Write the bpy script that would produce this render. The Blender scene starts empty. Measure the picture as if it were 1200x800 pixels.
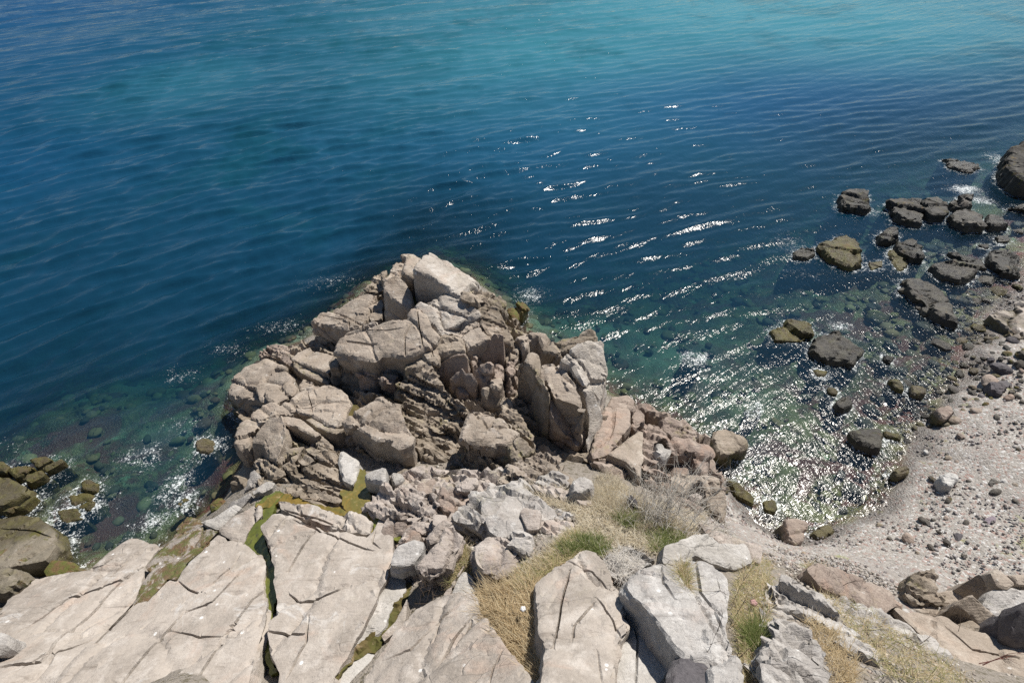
import bpy, math, random
import numpy as np
from mathutils import Vector
from mathutils.geometry import delaunay_2d_cdt

# ------------------------------------------------------------------ camera, light, world
SC = bpy.context.scene
COL = SC.collection
CAM_H, PITCH, FPX = 7.0, math.radians(43.0), 640.0
cam_data = bpy.data.cameras.new("camera")
cam = bpy.data.objects.new("camera", cam_data)
COL.objects.link(cam)
cam.location = (0, 0, CAM_H)
cam.rotation_euler = (math.pi / 2 - PITCH, 0, 0)
cam_data.sensor_width = 36.0
cam_data.lens = 36.0 * FPX / 1200.0
cam_data.clip_end = 3000
cam_data.clip_start = 0.05
SC.camera = cam

SUN_EL, SUN_AZ = math.radians(53), math.radians(39)      # azimuth measured from +Y towards +X
sdir = Vector((math.sin(SUN_AZ) * math.cos(SUN_EL), math.cos(SUN_AZ) * math.cos(SUN_EL), math.sin(SUN_EL)))
sun_data = bpy.data.lights.new("sun", 'SUN')
sun_data.energy = 5.0
sun_data.angle = math.radians(0.55)
sun_data.color = (1.0, 0.945, 0.87)
sun = bpy.data.objects.new("sun", sun_data)
COL.objects.link(sun)
sun.rotation_euler = sdir.to_track_quat('Z', 'Y').to_euler()
world = bpy.data.worlds.new("World")
SC.world = world
world.use_nodes = True
wn = world.node_tree.nodes
sky = wn.new('ShaderNodeTexSky')
sky.sky_type = 'NISHITA'
sky.sun_disc = False
sky.sun_elevation = SUN_EL
sky.sun_rotation = SUN_AZ
sky.air_density = 1.0
sky.dust_density = 0.15
sky.ozone_density = 3.0
world.node_tree.links.new(sky.outputs[0], wn['Background'].inputs[0])
wn['Background'].inputs[1].default_value = 0.055
SC.view_settings.view_transform = 'Standard'
SC.view_settings.look = 'None'
SC.view_settings.exposure = 0.48
SC.view_settings.gamma = 1.0
SC.render.engine = 'CYCLES'
SC.cycles.max_bounces = 6
SC.cycles.diffuse_bounces = 2
SC.cycles.glossy_bounces = 2
SC.cycles.transparent_max_bounces = 6
SC.cycles.sample_clamp_indirect = 4.0
SC.cycles.sample_clamp_direct = 5.0
SC.cycles.use_denoising = False
SC.cycles.use_adaptive_sampling = False

rng = np.random.default_rng(7)
random.seed(7)

# ------------------------------------------------------------------ numeric helpers
CP, SP = math.cos(PITCH), math.sin(PITCH)
def rays(px, py):
    dx = (np.asarray(px, float) - 600) / FPX
    dy = (400 - np.asarray(py, float)) / FPX
    return np.stack([dx, CP + dy * SP, -SP + dy * CP], -1)
def at(px, py, z):
    d = rays(px, py)
    t = (np.asarray(z, float) - CAM_H) / d[..., 2]
    p = d * t[..., None]
    p[..., 2] += CAM_H
    return p

_tab = rng.permutation(256)
_tab = np.concatenate([_tab, _tab, _tab])
_gv = rng.normal(size=(256, 3)); _gv /= np.linalg.norm(_gv, axis=1)[:, None]
_rv = rng.random((256, 3))
def _hash(i, j, k):
    return _tab[_tab[_tab[i & 255] + (j & 255)] + (k & 255)]
def gnoise(P):
    I = np.floor(P).astype(int); f = P - I
    u = f * f * f * (f * (f * 6 - 15) + 10)
    out = 0
    for a in (0, 1):
        wa = u[:, 0] if a else 1 - u[:, 0]
        for b in (0, 1):
            wb = u[:, 1] if b else 1 - u[:, 1]
            for c in (0, 1):
                wc = u[:, 2] if c else 1 - u[:, 2]
                g = _gv[_hash(I[:, 0] + a, I[:, 1] + b, I[:, 2] + c)]
                d = (f[:, 0] - a) * g[:, 0] + (f[:, 1] - b) * g[:, 1] + (f[:, 2] - c) * g[:, 2]
                out = out + wa * wb * wc * d
    return out * 1.6
def fbm(P, n=4, r=0.5):
    s, a = 0, 1.0
    for i in range(n):
        s = s + a * gnoise(P * 2.03 ** i + 17.3 * i)
        a *= r
    return s
def worley(P):
    I = np.floor(P).astype(int); f = P - I
    N = len(P)
    f1 = np.full(N, 9.0); f2 = np.full(N, 9.0)
    rel = np.zeros((N, 3)); hid = np.zeros(N, int)
    for a in (-1, 0, 1):
        for b in (-1, 0, 1):
            for c in (-1, 0, 1):
                h = _hash(I[:, 0] + a, I[:, 1] + b, I[:, 2] + c)
                d = _rv[h] + (a, b, c) - f
                q = (d * d).sum(1)
                m = q < f1
                f2 = np.where(m, f1, np.minimum(f2, q))
                f1 = np.where(m, q, f1)
                rel[m] = d[m]; hid[m] = h[m]
    return np.sqrt(f1), np.sqrt(f2), -rel, hid
def sstep(a, b, x):
    t = np.clip((x - a) / (b - a), 0, 1)
    return t * t * (3 - 2 * t)
def frame(n, d):
    n = np.array(n, float); n /= np.linalg.norm(n)
    d = np.array(d, float); d -= n * d.dot(n); d /= np.linalg.norm(d)
    return np.stack([d, np.cross(n, d), n], 1)
STRATA = frame((0.45, 0.75, 0.55), (0.9, -0.5, 0.0))
SHELF = frame((0.55, -0.45, 0.7), (0.75, 0.62, 0.0))

KINDS = {
    # low amp, mid amp, (frame, scale xyz, tilt, level, groove, groove width) x n
    'slab':    (0.020, 0.004, [(SHELF, (0.7, 2.2, 1.2), .022, .026, .028, .03), (SHELF, (2.2, 6.5, 4.0), .010, .010, .007, .04)]),
    'block':   (0.020, 0.007, [(STRATA, (1.3, 1.5, 2.4), .09, .045, .055, .04), (STRATA, (4.0, 4.5, 8.0), .030, .018, .014, .05)]),
    'massive': (0.025, 0.006, [(STRATA, (0.9, 0.9, 1.5), .08, .03, .045, .03), (STRATA, (3.4, 3.4, 6.5), .024, .010, .009, .04)]),
    'rough':   (0.020, 0.009, [(STRATA, (0.9, 2.4, 6.0), .09, .085, .07, .08), (STRATA, (3.0, 6.0, 16.0), .050, .040, .026, .09)]),
    'boulder': (0.020, 0.006, [(STRATA, (1.9, 1.9, 2.8), .16, .02, .012, .02), (STRATA, (6.0, 6.0, 8.0), .022, .008, .004, .04)]),
    'cobble':  (0.018, 0.003, [(STRATA, (4.5, 4.5, 5.0), .050, .008, .004, .04)]),
}
def rock_disp(P, kind, seed, k=1.0):
    a1, a2, ws = KINDS[kind]
    Q = P + seed
    d = a1 * fbm(Q * 1.3, 2) + a2 * fbm(Q * 7.0, 4, 0.55)
    for fr, sc, ti, lv, gd, gw in ws:
        W = (Q @ fr) * np.array(sc)
        W = W + 0.16 * np.stack([gnoise(W * 1.3 + 5), gnoise(W * 1.3 + 9), gnoise(W * 1.3 + 13)], 1)
        f1, f2, rel, h = worley(W)
        e = f2 - f1
        d = d + ti * (rel * (_rv[h] - .5)).sum(1) * 2 + lv * (_rv[(h * 7 + 3) & 255][:, 0] - .5)
        d = d - gd * (1 - sstep(0, gw * 2.2, e))
    return d * k

# ------------------------------------------------------------------ object helpers
def tag(o, label=None, cat=None, group=None, kind=None):
    if label: o['label'] = label
    if cat: o['category'] = cat
    if group: o['group'] = group
    if kind: o['kind'] = kind
    return o
def empty(name, loc, label, cat, group=None):
    o = bpy.data.objects.new(name, None)
    COL.objects.link(o); o.location = loc
    o.empty_display_size = 0.2
    return tag(o, label, cat, group)
def add_mesh(name, V, F, mat, parent=None, smooth=True, origin=None, attrs=None):
    V = np.asarray(V, float)
    if origin is None:
        origin = np.array([0, 0, 0.0])
    me = bpy.data.meshes.new(name)
    if isinstance(F, np.ndarray):
        me.vertices.add(len(V)); me.vertices.foreach_set('co', (V - origin).ravel())
        k = F.shape[1]
        me.loops.add(F.size); me.loops.foreach_set('vertex_index', F.ravel())
        me.polygons.add(len(F)); me.polygons.foreach_set('loop_start', np.arange(0, F.size, k))
        me.update(calc_edges=True)
        me.validate()
    else:
        me.from_pydata((V - origin).tolist(), [], F)
    if smooth:
        me.polygons.foreach_set('use_smooth', np.ones(len(me.polygons), bool))
    for k, v in (attrs or {}).items():
        v = np.asarray(v, float)
        if v.ndim == 1:
            a = me.attributes.new(k, 'FLOAT', 'POINT'); a.data.foreach_set('value', v)
        else:
            a = me.attributes.new(k, 'FLOAT_COLOR', 'POINT')
            a.data.foreach_set('color', np.concatenate([v, np.ones((len(v), 1))], 1).ravel())
    me.materials.append(mat)
    me.update()
    o = bpy.data.objects.new(name, me)
    COL.objects.link(o)
    if parent is not None:
        o.parent = parent
        o.location = Vector(origin) - parent.location
    else:
        o.location = Vector(origin)
    return o

# ------------------------------------------------------------------ materials
def mat_new(name):
    m = bpy.data.materials.new(name); m.use_nodes = True
    nt = m.node_tree; nt.nodes.clear()
    return m, nt
class NT:
    def __init__(s, nt): s.nt = nt
    def n(s, t, **kw):
        nd = s.nt.nodes.new('ShaderNode' + t)
        for k, v in kw.items():
            if k.startswith('i_'):
                nd.inputs[k[2:].replace('_', ' ')].default_value = v
            else: setattr(nd, k, v)
        return nd
    def l(s, a, b): s.nt.links.new(a, b)
    def noise(s, vec, scale, detail=4, rough=.55, dist=0.0):
        nd = s.n('TexNoise'); s.l(vec, nd.inputs['Vector'])
        nd.inputs['Scale'].default_value = scale; nd.inputs['Detail'].default_value = detail
        nd.inputs['Roughness'].default_value = rough; nd.inputs['Distortion'].default_value = dist
        return nd.outputs['Fac']
    def ramp(s, fac, a, b):
        nd = s.n('MapRange', interpolation_type='SMOOTHSTEP')
        s.l(fac, nd.inputs[0]); nd.inputs[1].default_value = a; nd.inputs[2].default_value = b
        return nd.outputs[0]
    def mix(s, f, a, b):
        nd = s.n('Mix', data_type='RGBA')
        for v, i in ((f, 0), (a, 6), (b, 7)):
            if hasattr(v, 'is_output'): s.l(v, nd.inputs[i])
            elif i == 0: nd.inputs[0].default_value = v
            else: nd.inputs[i].default_value = (*v, 1)
        return nd.outputs[2]
    def math(s, op, a, b=0.0, c=None, clamp=False):
        nd = s.n('Math', operation=op, use_clamp=clamp)
        for v, i in ((a, 0), (b, 1), (c, 2)):
            if v is None: continue
            if hasattr(v, 'is_output'): s.l(v, nd.inputs[i])
            else: nd.inputs[i].default_value = v
        return nd.outputs[0]
    def mapping(s, vec, scale=(1, 1, 1), rot=(0, 0, 0), loc=(0, 0, 0)):
        nd = s.n('Mapping'); s.l(vec, nd.inputs[0])
        nd.inputs['Scale'].default_value = scale; nd.inputs['Rotation'].default_value = rot
        nd.inputs['Location'].default_value = loc
        return nd.outputs[0]

def rock_material(name, c1, c2, c3, white=0.25, lichen=0.0, algae=0.0, wet_top=0.12, strata=0.3, pink=0.2, bump=.9, grain=1.0, wetcol=((.055, .045, .022), (.085, .075, .022))):
    """c1 main, c2 darker patches, c3 pale patches; wet band near the sea level; lichen on upper faces."""
    m, nt = mat_new(name); t = NT(nt)
    geo = t.n('NewGeometry'); P = geo.outputs['Position']
    sep = t.n('SeparateXYZ'); t.l(P, sep.inputs[0])
    big = t.noise(P, 1.1, 5, .6, .6); mid = t.noise(P, 4.5, 6, .65, .3); fine = t.noise(P, 38, 5, .7)
    spk = t.noise(P, 120, 3, .7)
    col = t.mix(t.ramp(big, .35, .65), c1, c2)
    col = t.mix(t.math('MULTIPLY', t.ramp(mid, .48, .72), .8), col, c3)
    pk = t.noise(P, 2.3, 4, .6, 1.0)
    col = t.mix(t.math('MULTIPLY', t.ramp(pk, .52, .72), pink), col, (c1[0] * 1.08, c1[1] * .88, c1[2] * .78))
    # mineral grain
    col = t.mix(t.math('MULTIPLY', t.ramp(fine, .50, .72), .40 * grain), col, (c2[0] * .5, c2[1] * .5, c2[2] * .5))
    col = t.mix(t.math('MULTIPLY', t.ramp(fine, .46, .28), .35 * grain), col, (min(c3[0] * 1.25, .8), min(c3[1] * 1.25, .8), min(c3[2] * 1.25, .8)))
    # white scale / guano spots
    wp = t.noise(P, 1.7, 6, .7, 1.2)
    wm = t.math('MULTIPLY', t.ramp(wp, .60, .68), white)
    col = t.mix(wm, col, (.54, .53, .51))
    ws = t.n('TexVoronoi'); t.l(P, ws.inputs['Vector']); ws.inputs['Scale'].default_value = 6.5
    wsm = t.math('MULTIPLY', t.ramp(ws.outputs['Distance'], .13, .09), t.ramp(mid, .5, .6))
    col = t.mix(t.math('MULTIPLY', wsm, min(1, white * 2.2)), col, (.68, .67, .65))
    # dark streaks along the bedding
    mp = t.mapping(P, (1.0, 7.0, 7.0), (0.5, 0.0, -0.5))
    stn = t.noise(mp, 2.2, 5, .6, .4)
    col = t.mix(t.math('MULTIPLY', t.ramp(stn, .56, .74), strata), col, (c2[0] * .55, c2[1] * .52, c2[2] * .5))
    if lichen:
        ln = t.noise(P, 7.5, 6, .75, .5); lz = t.noise(P, 1.0, 2, .5)
        lm = t.math('MULTIPLY', t.math('MULTIPLY', t.ramp(ln, .52, .62), t.ramp(lz, .48, .6)), lichen)
        col = t.mix(lm, col, (.30, .28, .09))
        bn = t.noise(P, 11, 6, .8, .5)
        col = t.mix(t.math('MULTIPLY', t.ramp(bn, .60, .68), lichen * .6), col, (.07, .07, .065))
    if algae:
        an = t.noise(P, 3.0, 6, .75, .8); ac = t.noise(P, 9, 4, .7)
        acol = t.mix(t.ramp(ac, .38, .62), (.095, .105, .02), (.13, .075, .035))
        col = t.mix(t.math('MULTIPLY', t.ramp(an, .58 - algae * .35, .64 - algae * .3), .92), col, acol)
    # wet, weedy band at the waterline (world height)
    zz = t.math('ADD', sep.outputs[2], t.math('MULTIPLY', t.math('SUBTRACT', t.noise(P, 2.2, 4, .6), .5), -.28))
    wet = t.ramp(zz, wet_top + .18, wet_top + .03)
    wc = t.mix(t.ramp(t.noise(P, 6, 4, .7), .42, .6), *wetcol)
    col = t.mix(t.math('MULTIPLY', wet, .85), col, wc)
    bs = t.n('BsdfPrincipled')
    t.l(col, bs.inputs['Base Color'])
    rg = t.n('MapRange'); t.l(wet, rg.inputs[0]); rg.inputs[3].default_value = .82; rg.inputs[4].default_value = .42
    t.l(rg.outputs[0], bs.inputs['Roughness'])
    bs.inputs['Specular IOR Level'].default_value = .3
    # relief: pitted grain + fine joints
    vj = t.n('TexVoronoi', feature='DISTANCE_TO_EDGE')
    mp2 = t.mapping(P, (.5, 2.6, 3.2), (0.5, 0.1, -0.5)); 
    wob = t.n('Mix', data_type='VECTOR'); wob.inputs[0].default_value = .06
    nz = t.n('TexNoise'); t.l(P, nz.inputs['Vector']); nz.inputs['Scale'].default_value = 5
    t.l(mp2, wob.inputs[4]); t.l(nz.outputs['Color'], wob.inputs[5])
    t.l(wob.outputs[1], vj.inputs['Vector']); vj.inputs['Scale'].default_value = 3.2
    jm = t.math('MULTIPLY', t.ramp(vj.outputs['Distance'], .0, .022), t.ramp(big, .50, .62))
    h = t.math('ADD', t.math('MULTIPLY', fine, .5), t.math('MULTIPLY', spk, .22))
    h = t.math('ADD', h, t.math('MULTIPLY', t.noise(P, 14, 5, .7), .9))
    h = t.math('ADD', h, t.math('MULTIPLY', jm, .55))
    h = t.math('ADD', h, t.math('MULTIPLY', t.noise(mp, 6, 5, .7), .7))
    bp = t.n('Bump'); bp.inputs['Strength'].default_value = bump; bp.inputs['Distance'].default_value = .024
    t.l(h, bp.inputs['Height']); t.l(bp.outputs[0], bs.inputs['Normal'])
    out = t.n('OutputMaterial'); t.l(bs.outputs[0], out.inputs[0])
    return m

M = {}
M['beige'] = rock_material('beige_rock', (.36, .305, .25), (.235, .195, .155), (.46, .41, .35), .22, .10, 0, .10)
M['warm'] = rock_material('warm_rock', (.31, .26, .205), (.17, .14, .105), (.42, .365, .30), .12, .35, 0, .12, .5)
M['brown'] = rock_material('brown_rock', (.32, .26, .215), (.21, .165, .14), (.41, .35, .295), .1, .25, 0, .12, .5, .5)
M['pink'] = rock_material('pinkish_rock', (.40, .35, .31), (.27, .23, .20), (.48, .435, .395), .25, .2, 0, .1, .5, .4)
M['grey'] = rock_material('grey_rock', (.42, .395, .365), (.27, .25, .23), (.52, .50, .47), .6, .15, 0, .1, .5, .1)
M['slab'] = rock_material('shelf_rock', (.385, .342, .298), (.265, .232, .198), (.48, .44, .395), .5, .04, 0, .10, .55, .45, .65, .7)
M['bleached'] = rock_material('bleached_rock', (.42, .38, .33), (.31, .27, .23), (.54, .51, .47), .7, .1, 0, .1, .4, .3)
M['damp'] = rock_material('damp_shelf_rock', (.19, .165, .125), (.12, .105, .075), (.26, .23, .185), .1, .1, .05, .16, .5, .3, .7)
M['white'] = rock_material('white_rock', (.44, .42, .39), (.32, .30, .27), (.53, .51, .48), .7, .0, 0, .1, .35, .1)
M['whitegrey'] = rock_material('white_streaked_rock', (.43, .41, .385), (.27, .255, .24), (.58, .565, .54), 1.0, .1, 0, .1, .6, .25)
M['algae'] = rock_material('algae_rock', (.34, .30, .26), (.25, .22, .19), (.42, .38, .34), .5, 0, .36, .12, .6, .6)
M['weedy'] = rock_material('weedy_rock', (.11, .10, .06), (.055, .05, .03), (.18, .165, .11), .1, 0, .55, .12, .4)
M['wet'] = rock_material('wet_dark_rock', (.075, .07, .06), (.035, .033, .028), (.15, .14, .125), .05, 0, .08, .12, .4, wetcol=((.022, .021, .018), (.045, .042, .032)))
M['shoregrey'] = rock_material('shore_rock', (.12, .108, .092), (.06, .053, .044), (.20, .185, .16), .1, .1, .04, .12, .4, wetcol=((.030, .028, .024), (.065, .060, .045)))
M['dark'] = rock_material('dark_stone', (.12, .11, .115), (.07, .065, .07), (.18, .17, .17), .05, 0, 0, 0, .3)
M['cobwhite'] = rock_material('pale_cobble', (.50, .49, .46), (.40, .39, .37), (.58, .57, .55), .3, 0, 0, -.2, .2)
M['cobpurple'] = rock_material('purple_cobble', (.27, .22, .25), (.20, .17, .19), (.34, .30, .32), 0, 0, 0, -.2, .2)

# ------------------------------------------------------------------ terrain height
CTRL = """0,800,1.5 150,800,1.55 300,800,1.65 450,800,2.0 600,800,2.5 700,800,2.8 850,800,3.0 1000,800,2.9 1200,800,1.7
0,740,1.0 100,700,.55 200,720,1.0 300,700,1.25 400,700,1.35 480,710,1.6 540,690,1.75 600,710,2.3 700,700,2.35 800,700,2.45 880,710,2.45 960,720,2.4 1060,740,1.5 1120,750,1.2 1200,745,1.15 60,690,.3
880,660,1.9 940,675,1.6 820,640,2.0 1040,700,1.15 1000,660,1.0 1100,690,.95 1200,690,.95 1150,650,.72
310,640,1.05 400,640,1.1 380,590,1.02 440,600,1.25 500,600,1.35 540,630,1.6 600,590,1.65 600,640,1.95 660,640,2.15 740,640,2.15 640,590,1.75 700,590,1.78 770,610,1.8 820,600,1.1 300,575,.8 320,600,1.05
870,625,.9 930,645,.55 1000,630,.25 1060,620,.4 1120,600,.45 1200,600,.6 1100,560,.27 1150,520,.4 1200,480,.45 1080,530,.08 1140,470,.2 1170,440,.22 1200,420,.3 1175,400,.1 1190,375,.1
880,600,0 940,632,0.02 1000,614,0 1040,590,0 1060,550,0 1070,510,0 1105,478,0 1130,440,0 1155,395,0 1170,350,-.02 1200,330,0
350,470,.35 400,450,.3 380,500,.5 440,530,.72 500,540,.8 560,545,.92 500,470,.5 540,400,.5 480,360,.7 520,330,.6 600,440,.5 640,520,.75 690,470,.3 720,520,.6 780,540,.5 820,540,.3 640,560,1.45 590,548,1.15 420,545,.85 340,520,.4 300,520,.1 680,550,1.2 740,575,1.5 840,590,.3
260,470,-.35 262,530,-.3 255,575,-.25 225,600,-.3 180,625,-.35 110,645,-.25 75,640,-.15 20,595,-.2 20,575,-.25 90,600,-.2 100,575,-.15 300,410,-.4 360,385,-.5 420,335,-.6 500,290,-.9 580,330,-.6 625,370,-.5 700,385,-.5 730,450,-.35 770,475,-.25 830,510,-.25 860,560,-.2
"""
SEA = """200,500,.55 150,560,.4 100,540,.3 50,520,.35 0,540,.35 0,450,1.0 200,400,1.2 100,430,.8 60,470,.5 130,470,.5 300,360,1.2 400,290,2.0 600,300,1.3 650,340,.8 700,350,.7 700,400,.55 740,430,.45 800,450,.4 950,400,.35 950,550,.18 1000,560,.15 900,480,.25 1000,480,.2 850,520,.3 900,580,.15 880,300,.9 900,200,1.8 1000,250,.8 1000,330,.35 1100,300,.25 1100,250,.4 1150,330,.12 1100,400,.12 1060,450,.14 1100,440,.08 1100,180,.8 1200,150,1.0 1170,230,.3 800,350,.7 600,200,2.6 750,230,1.6 600,100,4 600,20,5 0,0,5 1200,0,4 1000,60,4 0,300,2.0 0,150,3.5 200,250,2.4 -150,560,.8 -150,400,2.5"""
cp, cz = [], []
for s in CTRL.split():
    a, b, c = map(float, s.split(',')); cp.append(at(a, b, c)[:2]); cz.append(c)
for s in SEA.split():
    a, b, c = map(float, s.split(',')); cp.append(at(a, b, 0)[:2]); cz.append(-c)
for x, y, z in [(-40, 60, -6), (40, 70, -6), (0, 120, -7), (-120, 60, -7), (120, 60, -4), (-12, 4, -2), (-14, -4, .5), (-6, 0, 2.6), (-8, 2, .8),
                (0, 0.4, 3.4), (0, -1.5, 5.0), (-6, -4, 4.5), (6, -4, 4.8), (3, 0.6, 3.2), (6, .8, 2.2), (12, 0, 2.5), (14, 4, 1.2), (14, 8, .6),
                (18, 12, .3), (25, 18, 0.2), (0, -14, 5.2), (-14, -14, 4), (14, -14, 5.2), (24, 4, 2.5), (30, 20, .8), (40, 25, .5), (-20, 14, -4), (-3, 1, 2.4)]:
    cp.append(np.array([x, y])); cz.append(z)
cp = np.array(cp); cz = np.array(cz)
def _phi(A, B):
    d = np.sqrt(((A[:, None] - B[None]) ** 2).sum(-1) + .04)
    return d
_A = _phi(cp, cp); n_ = len(cp)
_K = np.zeros((n_ + 1, n_ + 1)); _K[:n_, :n_] = _A - 0.02 * np.eye(n_); _K[:n_, n_] = 1; _K[n_, :n_] = 1
_w = np.linalg.solve(_K, np.append(cz, 0))
def terrain(x, y):
    P = np.stack([np.ravel(x), np.ravel(y)], 1); out = np.empty(len(P))
    for i in range(0, len(P), 20000):
        out[i:i + 20000] = _phi(P[i:i + 20000], cp) @ _w[:n_] + _w[n_]
    return np.clip(out, -8, 5.6).reshape(np.shape(x))
def on_ground(px, py, dz=0.0, it=8):
    z = np.full(np.shape(px), 1.0)
    for _ in range(it):
        p = at(px, py, z); z = .4 * z + .6 * (terrain(p[..., 0], p[..., 1]) + dz)
    return at(px, py, z)

def graded(lo, hi, fine_lo, fine_hi, h, g):
    c = list(np.arange(fine_lo, fine_hi + h / 2, h)); s = h; v = c[-1]
    while v < hi: s *= g; v += s; c.append(v)
    s = h; v = c[0]; L = []
    while v > lo: s *= g; v -= s; L.append(v)
    return np.array(L[::-1] + c)
def grid_faces(nx, ny):
    i = np.arange((nx) * (ny)).reshape(ny, nx)
    return np.stack([i[:-1, :-1], i[:-1, 1:], i[1:, 1:], i[1:, :-1]], -1).reshape(-1, 4)
def poly_pts(s):
    return np.array([list(map(float, q.split(','))) for q in s.split()])
def inside(P, poly):
    x, y = P[:, 0], P[:, 1]; c = np.zeros(len(P), bool)
    a = poly; b = np.roll(poly, -1, 0)
    for (x1, y1), (x2, y2) in zip(a, b):
        m = (y1 > y) != (y2 > y)
        with np.errstate(divide='ignore', invalid='ignore'):
            c ^= m & (x < (x2 - x1) * (y - y1) / (y2 - y1 + 1e-12) + x1)
    return c
def seg_dist(P, pts, closed):
    b = np.roll(pts, -1, 0) if closed else pts[1:]
    a = pts if closed else pts[:-1]
    d = np.full(len(P), 1e9)
    for p, q in zip(a, b):
        v = q - p; L = v.dot(v) + 1e-12
        t = np.clip(((P - p) @ v) / L, 0, 1)
        d = np.minimum(d, np.hypot(*(P - p - t[:, None] * v).T))
    return d
def resample(pts, s, closed=True):
    out = []
    n = len(pts)
    for i in range(n if closed else n - 1):
        p, q = pts[i], pts[(i + 1) % n]
        k = max(1, int(round(np.linalg.norm(q - p) / s)))
        for j in range(k): out.append(p + (q - p) * j / k)
    if not closed: out.append(pts[-1])
    return np.array(out)

# ------------------------------------------------------------------ rock builder
NROCK = [0]
WL = []
def zfit(anchors):
    A = np.array([at(a[0], a[1], a[2]) for a in anchors])
    if len(A) == 1: return lambda x, y: np.full(np.shape(x), A[0, 2])
    c = A[:, :2].mean(0)
    if len(A) == 2:
        v = A[1, :2] - A[0, :2]; L = v.dot(v)
        return lambda x, y: A[0, 2] + (A[1, 2] - A[0, 2]) * np.clip(((x - A[0, 0]) * v[0] + (y - A[0, 1]) * v[1]) / L, -.4, 1.4)
    G = np.c_[A[:, :2] - c, np.ones(len(A))]
    w = np.linalg.lstsq(np.vstack([G, .03 * np.eye(3)[:2]]), np.append(A[:, 2], [0, 0]), rcond=None)[0]
    res = A[:, 2] - G @ w
    def f(x, y):
        z = w[0] * (x - c[0]) + w[1] * (y - c[1]) + w[2]
        ww = [1 / ((x - a[0]) ** 2 + (y - a[1]) ** 2 + .03) for a in A]
        return np.clip(z + sum(r * q for r, q in zip(res, ww)) / sum(ww), A[:, 2].min() - .12, A[:, 2].max() + .10)
    return f
def rock(name, poly, z, base, kind='block', mat='warm', parent=None, sp=.027, rnd=.05, flare=.12, k=1.0, cracks=(), dome=0.0, jag=.25, label=None):
    NROCK[0] += 1
    lr = np.random.default_rng(NROCK[0] * 31 + 5)
    anchors = [(*poly_pts(poly)[:, :2].mean(0), z)] if isinstance(z, (int, float)) else [tuple(map(float, q.split(','))) for q in z.split()]
    zf = zfit(anchors)
    pp = poly_pts(poly)
    w = at(pp[:, 0], pp[:, 1], np.full(len(pp), anchors[0][2]))
    for _ in range(14):
        zz = .5 * w[:, 2] + .5 * zf(w[:, 0], w[:, 1]); w = at(pp[:, 0], pp[:, 1], zz)
    B = w[:, :2]
    area = 0.5 * np.sum(B[:, 0] * np.roll(B[:, 1], -1) - np.roll(B[:, 0], -1) * B[:, 1])
    if area < 0: B = B[::-1]
    # cut corners once so outlines are not polygons
    Bn = np.roll(B, -1, 0); q = .05 if kind == 'slab' else .09
    if kind in ('boulder', 'cobble'): q = .2
    B = np.stack([B * (1 - q) + Bn * q, B * q + Bn * (1 - q)], 1).reshape(-1, 2)
    B = resample(B, sp)
    jn = fbm(np.c_[B * 3.2, np.full(len(B), NROCK[0] * .7)], 4, .6)
    T = np.roll(B, -1, 0) - np.roll(B, 1, 0); T /= np.linalg.norm(T, axis=1)[:, None] + 1e-9
    Nn = np.stack([T[:, 1], -T[:, 0]], 1)
    size = math.sqrt(abs(area))
    B = B + Nn * (jn * min(.10, size * .10) * jag + min(.014, size * .03))[:, None]
    lo, hi = B.min(0), B.max(0)
    gx, gy = np.meshgrid(np.arange(lo[0], hi[0], sp), np.arange(lo[1], hi[1], sp * .87))
    gx = gx + (np.arange(gx.shape[0]) % 2)[:, None] * sp / 2
    G = np.c_[gx.ravel(), gy.ravel()] + lr.uniform(-.22, .22, (gx.size, 2)) * sp
    G = G[inside(G, B)]
    if len(G): G = G[seg_dist(G, B, True) > sp * .55]
    CR = []
    for c in cracks:
        gd, gw, s = c
        gd, gw = gd * 1.5, gw * .62
        c2 = poly_pts(s); q3 = at(c2[:, 0], c2[:, 1], np.full(len(c2), anchors[0][2]))
        for _ in range(12): q3 = at(c2[:, 0], c2[:, 1], .5 * q3[:, 2] + .5 * zf(q3[:, 0], q3[:, 1]))
        L = resample(q3[:, :2], min(sp, gw * 1.3), False)
        L = L + .007 * np.stack([gnoise(np.c_[L * 4, L[:, 0] * 0 + 3]), gnoise(np.c_[L * 4, L[:, 0] * 0 + 8])], 1)
        tt = np.gradient(L, axis=0); tt /= np.linalg.norm(tt, axis=1)[:, None] + 1e-9
        nn = np.stack([-tt[:, 1], tt[:, 0]], 1)
        CR.append((gd, gw, L))
        if len(G): G = G[seg_dist(G, L, False) > gw + sp * .45]
        ex = np.concatenate([L, L + nn * gw, L - nn * gw])
        ex = ex[inside(ex, B)]
        if len(ex): ex = ex[seg_dist(ex, B, True) > sp * .4]
        G = np.concatenate([G, ex]) if len(G) else ex
    nb = len(B)
    pts = [Vector(p) for p in np.concatenate([B, G])] if len(G) else [Vector(p) for p in B]
    r = delaunay_2d_cdt(pts, [], [list(range(nb))], 1, 1e-6)
    V2 = np.array([tuple(v) for v in r[0]]); F = [list(f) for f in r[2]]
    # locate boundary verts
    orig = r[3]; bidx = {}
    for vi, os_ in enumerate(orig):
        for o_ in os_:
            if o_ < nb: bidx[o_] = vi
    d = seg_dist(V2, B, True)
    rr = max(min(rnd * (.62 if kind not in ('boulder', 'cobble') else .9), size * .3), 1e-3)
    u = 1 - np.clip(d / rr, 0, 1)
    zt = zf(V2[:, 0], V2[:, 1]) - rr * .85 * (1 - np.sqrt(np.clip(1 - u * u, 0, 1)))
    if dome: zt = zt + dome * (np.sqrt(np.clip(d / d.max(), 0, 1)) - .5)
    groove = np.zeros(len(V2))
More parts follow.
